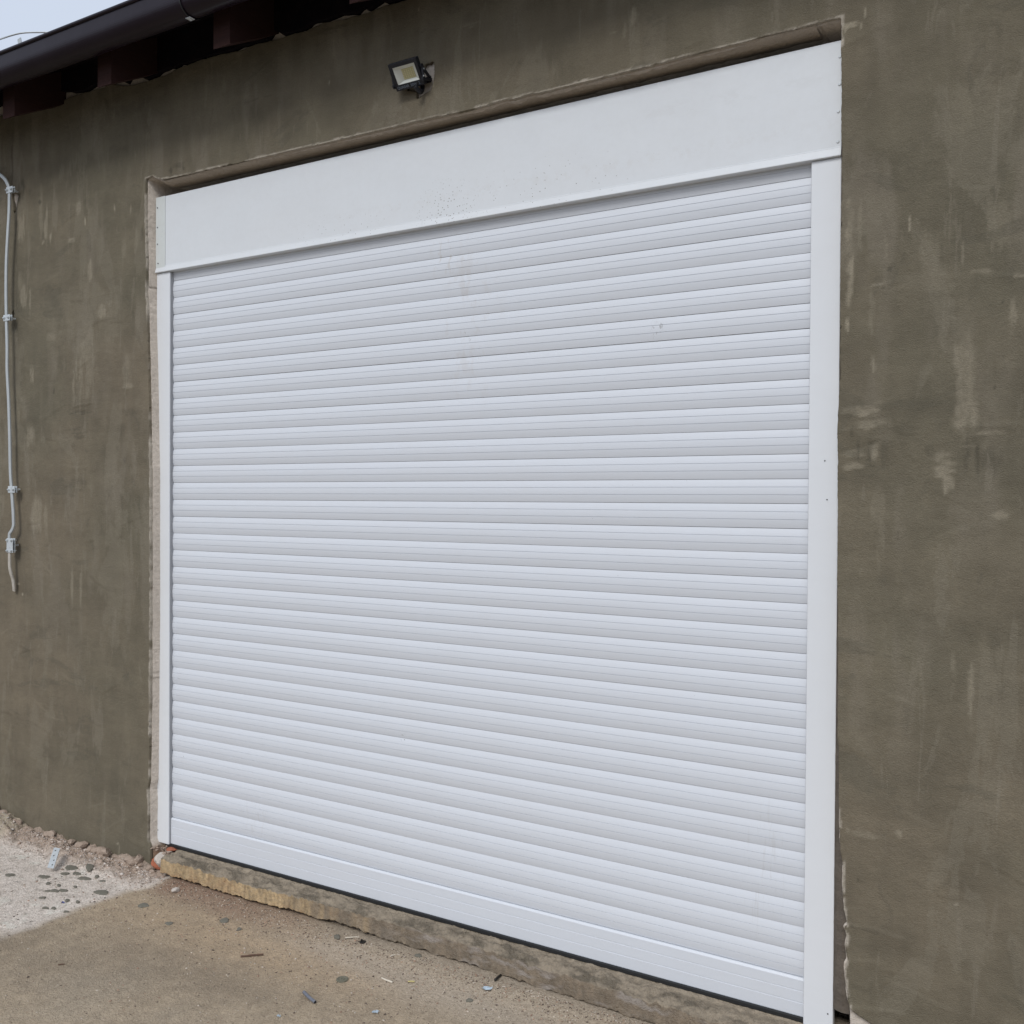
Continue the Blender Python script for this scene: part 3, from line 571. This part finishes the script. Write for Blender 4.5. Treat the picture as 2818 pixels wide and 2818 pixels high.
# header box
bm = bmesh.new(); add_box(bm, (0, -.003, 2.626), (W_D, .001, ZT), .001); add_box(bm, (0, .24, 2.60), (W_D, .243, ZT), .0008)
add_profile(bm, [(-.0032, 2.6275), (-.0045, 2.6262), (-.0045, 2.6235), (-.0105, 2.602), (-.0105, 2.5995), (-.008, 2.598), (.022, 2.598), (.022, 2.602), (.0012, 2.6255)], 0, W_D)
hb = from_bm('header_box', bm, M_header, door); hb['label'] = 'plain white header box above the slats'
bm = bmesh.new(); add_box(bm, (-.0005, -.0055, 2.6), (.062, -.0028, ZT+.0005), .0006); from_bm('end_cap', bm, mat('white_end_cap', (.62, .655, .65), .45, noise=[(30, .3, (.55, .56, .54), ONE)], specks=[(70, .12, (.1, .09, .08), 6)]), hb)
for px, py in ((2311.5, 156), (2310.5, 232), (2307, 307), (2306, 390)):
    p = on_y(px, py, -.004); bm = bmesh.new(); add_cyl(bm, (p[0], -.0042, p[2]), (0, -1, 0), .0052, .003, 14, .003); from_bm('screw', bm, M_galv, hb)
for px, py in ((433, 572), (433, 626), (433, 672), (434.5, 725)):
    p = on_y(px, py, -.007); bm = bmesh.new(); add_cyl(bm, (p[0], -.0062, p[2]), (0, -1, 0), .003, .0025, 10); from_bm('screw', bm, mat('dark_screw_head', (.08, .085, .09), .5), hb)
for px, py in ((2278, 2790), (2276, 1375), (2270, 1268), (435, 2284)):
    p = on_y(px, py, 0); bm = bmesh.new(); add_cyl(bm, (p[0], -.0006, p[2]), (0, -1, 0), .0022, .0016, 8); from_bm('screw', bm, mat('dark_screw_head', (.08, .085, .09), .5), door)

# ------------------------------------------------------------------ floodlight over the door
fx0, fx1 = 1.436, 1.563; yT, yB_ = -.143, -.085; zT, zB_ = 3.1665, 3.090
fc = Vector(((fx0+fx1)/2, (yT+yB_)/2, (zT+zB_)/2)); an = math.atan2(yB_-yT, zT-zB_)
FL = empty('floodlight', fc, 'small black LED floodlight fixed to the plaster above the door', 'floodlight')
H2 = math.hypot(yB_-yT, zT-zB_)/2; W2 = (fx1-fx0)/2
Rx = Matrix.Rotation(an, 4, 'X')           # tilts the lamp face down
def put(bm, name, mt, parent=FL, smooth=False):
    bmesh.ops.transform(bm, matrix=Matrix.Translation(fc) @ Rx, verts=bm.verts); return from_bm(name, bm, mt, parent, smooth)
# body local frame: x across, z up the face, -y out
bm = bmesh.new(); t = .012
wi, hi_t, hi_b = W2-.014, H2-.015, -H2+.021
add_box(bm, (-W2, 0, hi_t), (W2, .022, H2), .002); add_box(bm, (-W2, 0, -H2), (W2, .022, hi_b), .002)
add_box(bm, (-W2, .0006, hi_b-.001), (-wi, .0214, hi_t+.001), .001); add_box(bm, (wi, .0006, hi_b-.001), (W2, .0214, hi_t+.001), .001)
add_box(bm, (-W2+.006, .0205, -H2+.006), (W2-.006, .030, H2-.006), .002)
for k in range(9): add_box(bm, (-W2+.012+k*.0125, .029, -H2+.01), (-W2+.0145+k*.0125, .038, H2-.01), .0005)
put(bm, 'housing', M_black)
bm = bmesh.new()
o = [(-wi-.001, hi_b-.001), (wi+.001, hi_b-.001), (wi+.001, hi_t+.001), (-wi-.001, hi_t+.001)]; i_ = [(-.022, -.017), (.031, -.017), (.031, .020), (-.022, .020)]
A = [bm.verts.new((a, .003, b)) for a, b in o]; C_ = [bm.verts.new((a, .015, b)) for a, b in i_]
for k in range(4): bm.faces.new((A[k], A[(k+1) % 4], C_[(k+1) % 4], C_[k]))
rf = put(bm, 'reflector', M_reflect)
bm = bmesh.new(); add_box(bm, (-.0222, .0145, -.0172), (.0312, .017, .0202)); led = put(bm, 'led_board', M_led)
bm = bmesh.new()
for a in range(6):
    for b in range(6): add_box(bm, (-.0205+a*.0092, .0130, -.0155+b*.006), (-.0165+a*.0092, .0146, -.012+b*.006), .0003)
put(bm, 'led_chips', M_chip, led)
cu = bpy.data.curves.new('lettering', 'FONT'); cu.body = 'QUASAR  50W  2.'; cu.size = .0135; cu.align_x = 'CENTER'; cu.extrude = .0002
tmp = bpy.data.objects.new('tmp', cu); COL.objects.link(tmp); bpy.context.view_layer.update()
me = bpy.data.meshes.new_from_object(tmp.evaluated_get(bpy.context.evaluated_depsgraph_get())); bpy.data.objects.remove(tmp)
me.transform(Matrix.Translation(fc) @ Rx @ Matrix.Translation((-.002, -.0006, -H2+.0065)) @ Matrix.Rotation(rad(90), 4, 'X'))
me.name = 'lettering'; link('lettering', me, M_ink, FL)
# U bracket: side plates to the wall and back plate
wl = on_y(1192, 213, -.052)
for sx in (fx1+.0035, fx0-.0035):
    bm = bmesh.new(); t = .0015
    y0, z0 = fc.y+.006, fc.z+.020; y1, z1 = fc.y+.018, fc.z-.022; y2, z2 = -.050, wl[2]-.004
    for (ya, za), (yb, zb) in (((y0, z0), (y2, z2)), ((y1, z1), (y2, z2-.002)), ((y0, z0), (y1, z1))):
        add_tube(bm, [(sx, ya, za), (sx, yb, zb)], .0056, 6)
    add_cyl(bm, (sx, y0, z0), (1, 0, 0), .009, .006, 14); add_cyl(bm, (sx, y1, z1), (1, 0, 0), .009, .006, 14)
    from_bm('side_bracket', bm, M_black, FL)
bm = bmesh.new(); add_box(bm, (fx0-.006, -.0535, wl[2]-.016), (fx1+.006, -.0505, wl[2]+.008), .001); from_bm('back_plate', bm, M_black, FL)
for sx, sz in ((fx1+.0085, fc.z+.012), (fx1+.0085, fc.z-.014)):
    bm = bmesh.new(); add_cyl(bm, (sx, fc.y+.012, sz), (1, 0, 0), .0028, .003, 10); from_bm('bolt', bm, M_galv, FL)
bm = bmesh.new(); add_tube(bm, spline([on_y(1142, 238, -.10), on_y(1152, 249, -.085), on_y(1158, 253, -.072), on_y(1162, 246, -.06), on_y(1163, 236, -.05)]), .0085, 10)
from_bm('cable', bm, M_black, FL, smooth=True)

# ------------------------------------------------------------------ earthing conductor on the left wall
LC = empty('lightning_conductor', (-1.03, -.085, .9), 'galvanised lightning conductor bar clamped upright on the plaster left of the door', 'lightning conductor')
YC = -.088
cp = [(-40, 455), (-10, 474), (8, 487), (18, 500), (25, 520), (26, 545), (25, 590), (22, 640), (18, 720), (17, 800), (18, 875), (20, 960), (20, 1020), (24, 1100), (27, 1200), (29, 1300), (32, 1345), (36, 1400), (37.5, 1435), (37, 1449), (32, 1461), (27, 1468), (26, 1480), (26, 1505)]
bm = bmesh.new(); add_tube(bm, spline([on_y(a, b, YC) for a, b in cp], 5), .006, flat=(.0088, .005)); from_bm('conductor_bar', bm, M_strip, LC, smooth=False)
bm = bmesh.new(); cp = [(26.5, 1500, YC), (26.5, 1530, YC), (27, 1560, YC), (31, 1580, YC+.005), (35.5, 1595, YC+.014), (38, 1612, YC+.018), (39, 1626, YC+.024)]
add_tube(bm, spline([on_y(a, b, c) for a, b, c in cp], 5), .006, flat=(.010, .0045)); o = from_bm('conductor_tail', bm, M_limed, LC); o['label'] = 'lower bar end smeared with pale mortar'
for px, py, hw, hh, nb in ((26, 522, .027, .0155, 1), (18.5, 874.5, .027, .0155, 1), (31.5, 1347, .028, .017, 1), (27, 1501, .026, .036, 2)):
    p = on_y(px, py, YC-.006); bm = bmesh.new()
    add_box(bm, (p[0]-hw, YC-.0075, p[2]-hh), (p[0]+hw, YC-.0048, p[2]+hh), .001); add_box(bm, (p[0]-hw, YC+.0048, p[2]-hh), (p[0]+hw, YC+.0075, p[2]+hh), .001)
    cl = from_bm('clamp', bm, M_galv, LC)
    for bx in (-1, 1):
        for bz in ((0,) if nb == 1 else (-1, 1)):
            bm = bmesh.new(); c = (p[0]+bx*hw*.66, YC-.010, p[2]+bz*hh*.72)
            add_cyl(bm, c, (0, -1, 0), .0062, .006, 6); add_cyl(bm, (c[0], YC, c[2]), (0, -1, 0), .003, .034, 8); from_bm('bolt', bm, M_galv, cl)
    bm = bmesh.new(); add_cyl(bm, (p[0], (YC-.045)/2+.002, p[2]), (0, 1, 0), .005, .04, 10); from_bm('wall_stud', bm, M_galv, cl)
bm = bmesh.new(); add_tube(bm, spline([on_y(-60, 128, -.40), on_y(0, 108, -.40), on_y(30, 98, -.39), on_y(60, 91, -.37), on_y(100, 89, -.34), on_y(150, 91, -.30), on_y(200, 105, -.22)], 6), .0035, 8)
tag(from_bm('roof_wire', bm, M_strip, None, smooth=True), 'thin grey wire arching above the gutter against the sky', 'wire')

# ------------------------------------------------------------------ yard
xg = axis(-1.35, 3.35, .0065, -1500, 1500, 26); yg = axis(-1.75, .06, .0065, -1500, 1500, 26)
X, Y = np.meshgrid(xg, yg, indexing='ij')
def yard_z(X, Y):
    near = sm(6, 2, np.hypot(X-1, Y+1))
    z = ZG+near*(.006*fbm(X, Y, .8, .8, 301, 3)+.0022*fbm(X, Y, .06, .06, 305, 4)+.0016*fbm(X, Y, .018, .018, 309, 2))
    st = sm(-.22, -.085, Y)*sm(.1, .25, X); z = z+st*.018
    wl_ = sm(-.27, -.09, Y)*sm(.12, -.05, X)*near; z = z+wl_*(.014+.045*fbm(X, Y, .09, .05, 315, 5, .65)+.014)
    hp = sm(-.86, -1.0, X)*sm(-.34, -.12, Y)*near; z = z+hp*.05
    hole = blob(X, Y, *on_z(998.5, 2600, ZG)[:2], .008, .008); z = z-.012*hole
    return z
Zy = yard_z(X, Y)
k1 = fbm(X, Y, .7, .5, 331, 4); k2 = fbm(X, Y, .16, .12, 335, 4); k3 = fbm(X, Y, .035, .035, 338, 3)
c = np.array([.47, .375, .265])*(1+.32*k1+.18*k2+.22*k3)[..., None]
gy = sm(.0, .7, k1+.5*fbm(X, Y, .4, .4, 341, 3))[..., None]; c = c*(1-gy*.5)+np.array([.34, .30, .24])*gy*.5
orr = (blob(X, Y, .75, -.35, .65, .18)*.9+blob(X, Y, 1.35, -.30, .4, .14)*.7)*(1+.5*k2); orr = np.clip(orr, 0, 1)[..., None]
c = c+(np.array([.58, .41, .25])-c)*orr*.6
pal = np.clip(blob(X, Y, 1.9, -.26, .65, .12)+blob(X, Y, 1.35, -.22, .3, .06), 0, 1)[..., None]; c = c+(np.array([.56, .48, .39])-c)*pal*.6
red = np.clip(sm(-.27, -.13, Y)*sm(.16, .26, X)*sm(1.25, .6, X)*(1+.6*k2), 0, 1)[..., None]; c = c+(np.array([.24, .12, .08])-c)*red*.8
dst = np.clip(sm(-.20, -.10, Y)*sm(.9, 1.3, X), 0, 1)[..., None]; c = c+(np.array([.36, .31, .25])-c)*dst*.6
dmp = np.clip(blob(X, Y, .55, -.75, .22, .25)+blob(X, Y, .15, -.95, .12, .3)+blob(X, Y, 1.0, -.62, .3, .12), 0, 1)[..., None]; c = c*(1-.28*dmp)
wp = sm(.04, -.03, X-.125-.02*fbm(X, Y, .12, .12, 345, 3)-.06*sm(-.30, -.15, Y))[..., None]*1.0
wcol = np.array([.88, .79, .71])*(1+.09*k2+.12*k3)[..., None]
wcol = wcol*(1-.35*sm(.35, .62, fbm(X, Y, .025, .025, 351, 3)))[..., None]
fade = sm(-.9, -.72, Y+.25*(X-.1)+.05*k2)[..., None]
c = c*(1-wp*fade)+wcol*wp*fade
rb = (sm(-.24, -.13, Y)*sm(.2, .0, X))[..., None]; c = c+(np.array([.34, .235, .17])*(1+.6*k3)[..., None]-c)*rb*.8
cr = (sm(-.86, -.95, X)*sm(-.36, -.2, Y))[..., None]; c = c+(np.array([.48, .42, .31])*(1+.2*k3)[..., None]-c)*cr*.8
far = sm(1.9, 3.2, np.hypot((X-1.2)*.75, Y+.4))[..., None]; c = c*(1-far)+np.array([.07, .065, .05])*far  # unseen outer ground made dark to cut light bounced up under the eave
idx = np.arange(X.size).reshape(X.shape)
Fq = np.stack([idx[:-1, :-1], idx[1:, :-1], idx[1:, 1:], idx[:-1, 1:]], -1).reshape(-1, 4)
gnd = from_arrays('ground', np.stack([X, Y, Zy], -1).reshape(-1, 3), Fq, M_ground, None, np.clip(c, .01, .9).reshape(-1, 3), smooth=True); tag(gnd, kind='structure')
def gz(x, y): return float(yard_z(np.array([[x]]), np.array([[y]]))[0, 0])

# loose grit: countless crumbs in one object
def crumbs(name, N, gen, mt, seed, cols, label, cat):
    r = np.random.default_rng(seed)
    ico = bmesh.new(); bmesh.ops.create_icosphere(ico, subdivisions=1, radius=1); bv = np.array([v.co[:] for v in ico.verts]); bf = np.array([[v.index for v in f.verts] for f in ico.faces]); ico.free()
    VV = []; FF = []; CC = []
    for i in range(N):
        x, y, s = gen(r); q = bv*(1+.35*(r.random((len(bv), 1))-.5)); q = q*np.array([s*r.uniform(.7, 1.5), s*r.uniform(.6, 1), s*r.uniform(.4, .8)])
        a = r.uniform(0, 6.28); R_ = np.array([[math.cos(a), -math.sin(a), 0], [math.sin(a), math.cos(a), 0], [0, 0, 1]]); q = q@R_.T
        VV.append(q+np.array([x, y, 0])); FF.append(bf+len(bv)*i); cc = np.array(cols[r.integers(len(cols))])*r.uniform(.7, 1.2); CC.append(np.repeat(cc[None], len(bv), 0))
    VV = np.concatenate(VV)
    ctr = VV.reshape(N, -1, 3)[:, :, :2].mean(1); zz = yard_z(ctr[:, :1], ctr[:, 1:2])[:, 0]; VV = VV.reshape(N, -1, 3); VV[:, :, 2] += zz[:, None]+.0008
    o = from_arrays(name, VV.reshape(-1, 3), np.concatenate(FF), mt, None, np.concatenate(CC)); return tag(o, label, cat, kind='stuff')
def g1(r):
    m = r.random()
    if m < .45: return r.uniform(-.9, 2.9), r.uniform(-1.5, -.1), r.uniform(.0010, .0024)
    if m < .85: return r.uniform(.2, 3.1), -.11-abs(r.normal(0, .07)), r.uniform(.001, .0032)
    return r.uniform(-.3, 2.6), -abs(r.normal(.1, .35))-.1, r.uniform(.0018, .0045)
crumbs('grit', 9000, g1, M_pebble, 91, [(.44, .37, .29), (.34, .27, .2), (.56, .49, .41), (.16, .12, .09), (.12, .09, .07), (.36, .24, .17)], 'loose sandy grit scattered over the yard', 'grit')
def g2(r): return r.uniform(-1.3, .16), -.075-abs(r.normal(0, .075)), r.uniform(.0015, .005)*(1 if r.random() < .93 else 2.)
crumbs('mortar_rubble', 2200, g2, M_pebble, 92, [(.56, .49, .43), (.50, .43, .37), (.42, .33, .27), (.58, .52, .47), (.32, .24, .19)], 'crumbled mortar and brick rubble along the foot of the wall', 'rubble')
# larger broken lumps at the wall foot
r = random.Random(3)
for i in range(46):
    bm = bmesh.new()
    x = r.uniform(-1.2, .12); s = r.uniform(.012, .03)
    add_rock(bm, (x, -.052-r.uniform(0, .035), gz(x, -.08)+r.uniform(-.012, .012)), (s*1.4, s, s*.8), 100+i, 2); from_bm('broken_render_lump', bm, M_rubble, B)
bm = bmesh.new(); add_rock(bm, (-1.13, -.15, -.10), (.22, .11, .055), 171, 3, jag=.15); add_rock(bm, (-1.4, -.16, -.10), (.2, .12, .07), 172, 3, jag=.15); from_bm('render_fillet', bm, mat('buff_mortar', (.45, .39, .29), .95, noise=[(40, .4, (.3, .26, .2), ONE)], bumps=[(90, .6, .005)]), B)
bm = bmesh.new()
p = on_y(349, 2396, -.06); pts = []
for k in range(24):
    a = math.pi*2*k/24; pts.append((p[0]+.036*math.cos(a)*(1+.05*math.sin(5*a)), p[2]+.004+.030*math.sin(a)))
A = [bm.verts.new((x, -.064, z)) for x, z in pts]; C_ = [bm.verts.new((x, -.045, z)) for x, z in pts]; bm.faces.new(A)
for k in range(24): bm.faces.new((A[k], A[(k+1) % 24], C_[(k+1) % 24], C_[k]))
from_bm('plaster_blob', bm, M_splat, B)

# mortar splats
SPL = [(196, 2389, 16, 7, 'large oval grey mortar splat on white screed just right of the leaning metal strip'),
 (178, 2405, 12, 3.5, 'flat mortar splat below the large oval one right of the metal strip'),
 (211, 2404.5, 13, 3.5, 'elongated mortar splat directly below right of the large oval one'),
 (247, 2394, 10, 10, 'upright blotchy mortar splat nearest the rubble left of the plaster blob'),
 (122, 2413, 16, 5, 'wide mortar splat on white screed below the foot of the metal strip'),
 (232, 2418, 17, 4, 'arched long mortar splat in the middle of the white screed, near the rubble'),
 (27, 2409, 13, 4, 'leftmost mortar splat on the white screed'),
 (133, 2432.5, 7.5, 3, 'small slanting mortar splat under the wide one below the metal strip'),
 (162, 2437.5, 5.5, 3.2, 'small round mortar splat above the pair of oval splats'),
 (207, 2441, 5.5, 2.3, 'small isolated mortar splat up left of the longest splat'),
 (150.5, 2452.7, 11, 4, 'left one of the close pair of oval mortar splats on white screed'),
 (174, 2451.7, 11, 3.6, 'right one of the close pair of oval mortar splats on white screed'),
 (132, 2453, 8, 2, 'thin tail-like mortar splat touching the left of the oval pair'),
 (279, 2457, 22, 5.5, 'longest bent mortar splat, close to the brown edge of the white screed'),
 (185, 2479, 6, 4, 'triangular mortar splat beside the scrap of blue thread'),
 (214, 2483, 6, 3, 'small mortar splat right of the triangular one, near the edge of the white screed'),
 (125, 2499, 8, 3, 'low oval mortar splat left of the dark crumb near the front of the white screed'),
 (148, 2500, 7, 3.5, 'dark lumpy mortar splat near the front of the white screed'),
 (182, 2510.5, 7, 2.2, 'front-most flat mortar splat on the white screed'),
 (117, 2472, 11, 2.4, 'thin stretched mortar splat at the left below the oval pair'),
 (283, 2425, 9, 2, 'narrow mortar streak above the longest splat'),
 (267, 2414.5, 6, 3, 'small mortar splat between the arched one and the rubble'),
 (395, 2492, 14, 6, 'smooth green-grey mortar splat on brown sand left of the step corner, nearest the white screed'),
 (465, 2542, 10, 5, 'faint ragged mortar splat on brown sand in front of the yellow step face'),
 (618, 2533, 13, 6.5, 'round grey mortar splat on orange sand beside the step'),
 (658, 2558, 6, 4, 'tiny crumbly mortar splat below right of the round one beside the step'),
 (928, 2585, 8, 6, 'dusty mortar splat by the step left of the black cap'),
 (1151, 2641, 9, 5, 'mortar splat on pale sand by the step right of the black cap'),
 (1292, 2753, 9, 5, 'mortar splat near the bottom edge left of the blue film scrap')]
for i, (px, py, hw, hh, lab) in enumerate(SPL):
    p = on_z(px, py, ZG); sx = np.linalg.norm(on_z(px+hw, py, ZG)-p); dv = on_z(px, py+hh, ZG)-on_z(px, py-hh, ZG); du = on_z(px+hw, py, ZG)-on_z(px-hw, py, ZG)
    r = random.Random(400+i); bm = bmesh.new(); n = 28; rings = []
    ph = [r.uniform(0, 6.28) for _ in range(4)]; z0 = gz(p[0], p[1])
    for rr, hgt in ((1., 0.), (.93, .0024), (.7, .0036), (.35, .0042)):
        ring = []
        for k in range(n):
            a = 2*math.pi*k/n; f = rr*(1+.13*math.sin(2*a+ph[0])+.10*math.sin(3*a+ph[1])+.06*math.sin(7*a+ph[2])+.04*math.sin(11*a+ph[3]))
            q = p+du*.5*math.cos(a)*f+dv*.5*math.sin(a)*f; ring.append(bm.verts.new((q[0], q[1], z0+.0012+hgt)))
        rings.append(ring)
    base = [bm.verts.new((v_.co.x, v_.co.y, z0-.004)) for v_ in rings[0]]; rings = [base]+rings
    for A, C_ in zip(rings, rings[1:]):
        for k in range(n): bm.faces.new((A[k], A[(k+1) % n], C_[(k+1) % n], C_[k]))
    bm.faces.new(rings[-1]); tag(from_bm('mortar_splat', bm, M_splat), lab, 'mortar splat', 'dried mortar splats on the yard')

def stick(name, a, b, r0, mt, lab, cat, grp=None, bend=.0, seg=8, r1=None):
    pa = on_z(*a, ZG); pb = on_z(*b, ZG); z = max(gz(*pa[:2]), gz(*pb[:2]))+r0; pm = (pa+pb)/2+np.array([bend, bend, 0])
    P = [(pa[0], pa[1], z), (pm[0], pm[1], z+.001), (pb[0], pb[1], z)]; bm = bmesh.new(); S_ = spline(P, 5)
    add_tube(bm, S_, [r0+((r1 or r0)-r0)*k/(len(S_)-1)+(.0004 if k % 3 == 1 else 0) for k in range(len(S_))], seg); return tag(from_bm(name, bm, mt, smooth=True), lab, cat, grp)
stick('twig', (662, 2635), (725, 2629), .0035, M_stick, 'dark brown twig lying on the sand in front of the yellow step', 'twig', 'twigs and straws on the yard', .004)
stick('straw', (950, 2592), (989, 2590), .0018, M_straw, 'pale straw lying against the black cap by the step', 'straw', 'twigs and straws on the yard', .003)
stick('straw', (1050, 2692), (1080, 2704), .0024, M_straw, 'thicker cream straw left of the yellow wood chip', 'straw', 'twigs and straws on the yard', -.003, r1=.0035)
stick('straw', (1073, 2640), (1088, 2635), .0018, M_straw, 'shortest cream straw, alone on pale sand nearer the step', 'straw', 'twigs and straws on the yard')
stick('wood_chip', (1123, 2702), (1141, 2702), .0024, M_yell, 'small straight yellow wood chip on the sand', 'wood chip')
stick('rod_offcut', (1362, 2713), (1378, 2699), .004, M_dark, 'short black rod offcut at the foot of the step', 'rod')
stick('dark_sliver', (160, 2658), (178, 2656), .002, M_stick, 'thin dark sliver on sand near the left bottom of the yard', 'sliver')
# grey tube offcut with an open end
pa = on_z(836, 2736, ZG); pb = on_z(867, 2764, ZG); z = gz(*pb[:2])+.006; bm = bmesh.new(); S_ = spline([(pa[0], pa[1], z), ((pa[0]+pb[0])/2+.003, (pa[1]+pb[1])/2-.004, z+.001), (pb[0], pb[1], z)], 6)
T = empty('tube_offcut', (pa[0], pa[1], z), 'bent grey plastic tube offcut on the sand near the bottom edge', 'tube')
add_tube(bm, S_, .0055, 12); from_bm('pipe_wall', bm, M_tube, T, smooth=True)
dv = (S_[-1]-S_[-2]).normalized(); bm = bmesh.new(); add_cyl(bm, S_[-1]+dv*.0004, dv, .0042, .001, 12); from_bm('open_end', bm, M_hole, T)
# black cap
p = on_z(998.5, 2600, ZG); bm = bmesh.new(); add_cyl(bm, (p[0], p[1], gz(p[0], p[1])+.008), (0, 0, 1), .0125, .009, 18); add_cyl(bm, (p[0]-.006, p[1], gz(p[0], p[1])+.016), (.3, 0, 1), .0035, .008, 8)
tag(from_bm('cap', bm, M_dark), 'small black plastic cap on the sand beside the step', 'cap')
# washer ring
p = on_z(942, 2696, ZG); z0 = gz(p[0], p[1])+.002; bm = bmesh.new(); n = 28
rings = [[bm.verts.new((p[0]+r_*math.cos(2*math.pi*k/n), p[1]+r_*math.sin(2*math.pi*k/n), z0+h_)) for k in range(n)] for r_, h_ in ((.0215, -.003), (.021, .002), (.0165, .003), (.0125, .001), (.0085, .001), (.007, .003), (.003, .003), (.002, -.003))]
for A, C_ in zip(rings, rings[1:]):
    for k in range(n): bm.faces.new((A[k], A[(k+1) % n], C_[(k+1) % n], C_[k]))
tag(from_bm('washer', bm, mat('olive_rubber', (.12, .115, .08), .8, noise=[(150, .5, (.2, .18, .14), ONE)])), 'olive ring-shaped rubber washer half buried in sand', 'washer')
# film scraps
def scrap(name, px, py, sz, mt, lab, seed):
    p = on_z(px, py, ZG); z0 = gz(p[0], p[1]); r = random.Random(seed); bm = bmesh.new(); n = 5; G = [[bm.verts.new((p[0]+(i-n/2)*sz/n*1.5+r.uniform(-.2, .2)*sz/n, p[1]+(j-n/2)*sz/n+(i*.2)*sz/n+r.uniform(-.2, .2)*sz/n, z0+.003+r.uniform(0, .007))) for j in range(n)] for i in range(n)]
    for i in range(n-1):
        for j in range(n-1):
            if r.random() > .12: bm.faces.new((G[i][j], G[i+1][j], G[i+1][j+1], G[i][j+1]))
    ge = bmesh.ops.extrude_face_region(bm, geom=bm.faces[:]); bmesh.ops.translate(bm, vec=(0, 0, -.0006), verts=[v for v in ge['geom'] if isinstance(v, bmesh.types.BMVert)])
    return tag(from_bm(name, bm, mt), lab, 'plastic scrap', 'scraps of plastic film')
scrap('film_scrap', 1343, 2727, .026, M_foil, 'crumpled pale blue film scrap beside the black rod offcut', 1)
scrap('film_scrap', 1035, 2788, .016, M_foil, 'small blue-grey film scrap close to the bottom edge', 2)
scrap('film_scrap', 767, 2802, .010, M_foil, 'tiny white film scrap at the bottom edge below the grey tube', 3)
scrap('thread_scrap', 175, 2486, .010, mat('blue_thread', (.08, .1, .3), .7), 'scrap of blue thread on the white screed', 4)
# mortar chunk
p = on_z(484, 2458, ZG); bm = bmesh.new(); add_rock(bm, (p[0], p[1], gz(p[0], p[1])+.008), (.021, .016, .013), 77, 3, jag=.5)
tag(from_bm('mortar_chunk', bm, M_pale), 'pale broken mortar chunk on red soil by the yellow step face', 'mortar chunk')
p = on_z(395, 2470, ZG)
# leaning galvanised strip
a = on_z(139, 2390, -.092); b = on_z(157, 2334, -.045)
MS = empty('metal_strip', (a[0], a[1], ZG), 'galvanised metal strip with holes leaning on the rubble at the wall foot', 'metal strip')
A_ = Vector(a)+Vector((0, 0, .002)); B_ = Vector(b); dirv = (B_-A_); side = Vector((1, .25, 0)).normalized()*.017; nrm = dirv.cross(side).normalized()*.0014
bm = bmesh.new(); vs = [bm.verts.new(q) for q in (A_-side+nrm, A_+side+nrm, B_+side+nrm, B_-side+nrm, A_-side-nrm, A_+side-nrm, B_+side-nrm, B_-side-nrm)]
for f in ((0, 1, 2, 3), (7, 6, 5, 4), (0, 4, 5, 1), (1, 5, 6, 2), (2, 6, 7, 3), (3, 7, 4, 0)): bm.faces.new([vs[k] for k in f])
from_bm('strip_plate', bm, M_galv, MS)
for t in (.15, .38, .6, .86):
    c_ = A_+dirv*t+side*(.3 if t < .5 else -.2); bm = bmesh.new(); add_cyl(bm, c_, nrm.normalized(), .0035, .0036, 10); from_bm('hole', bm, M_hole, MS)
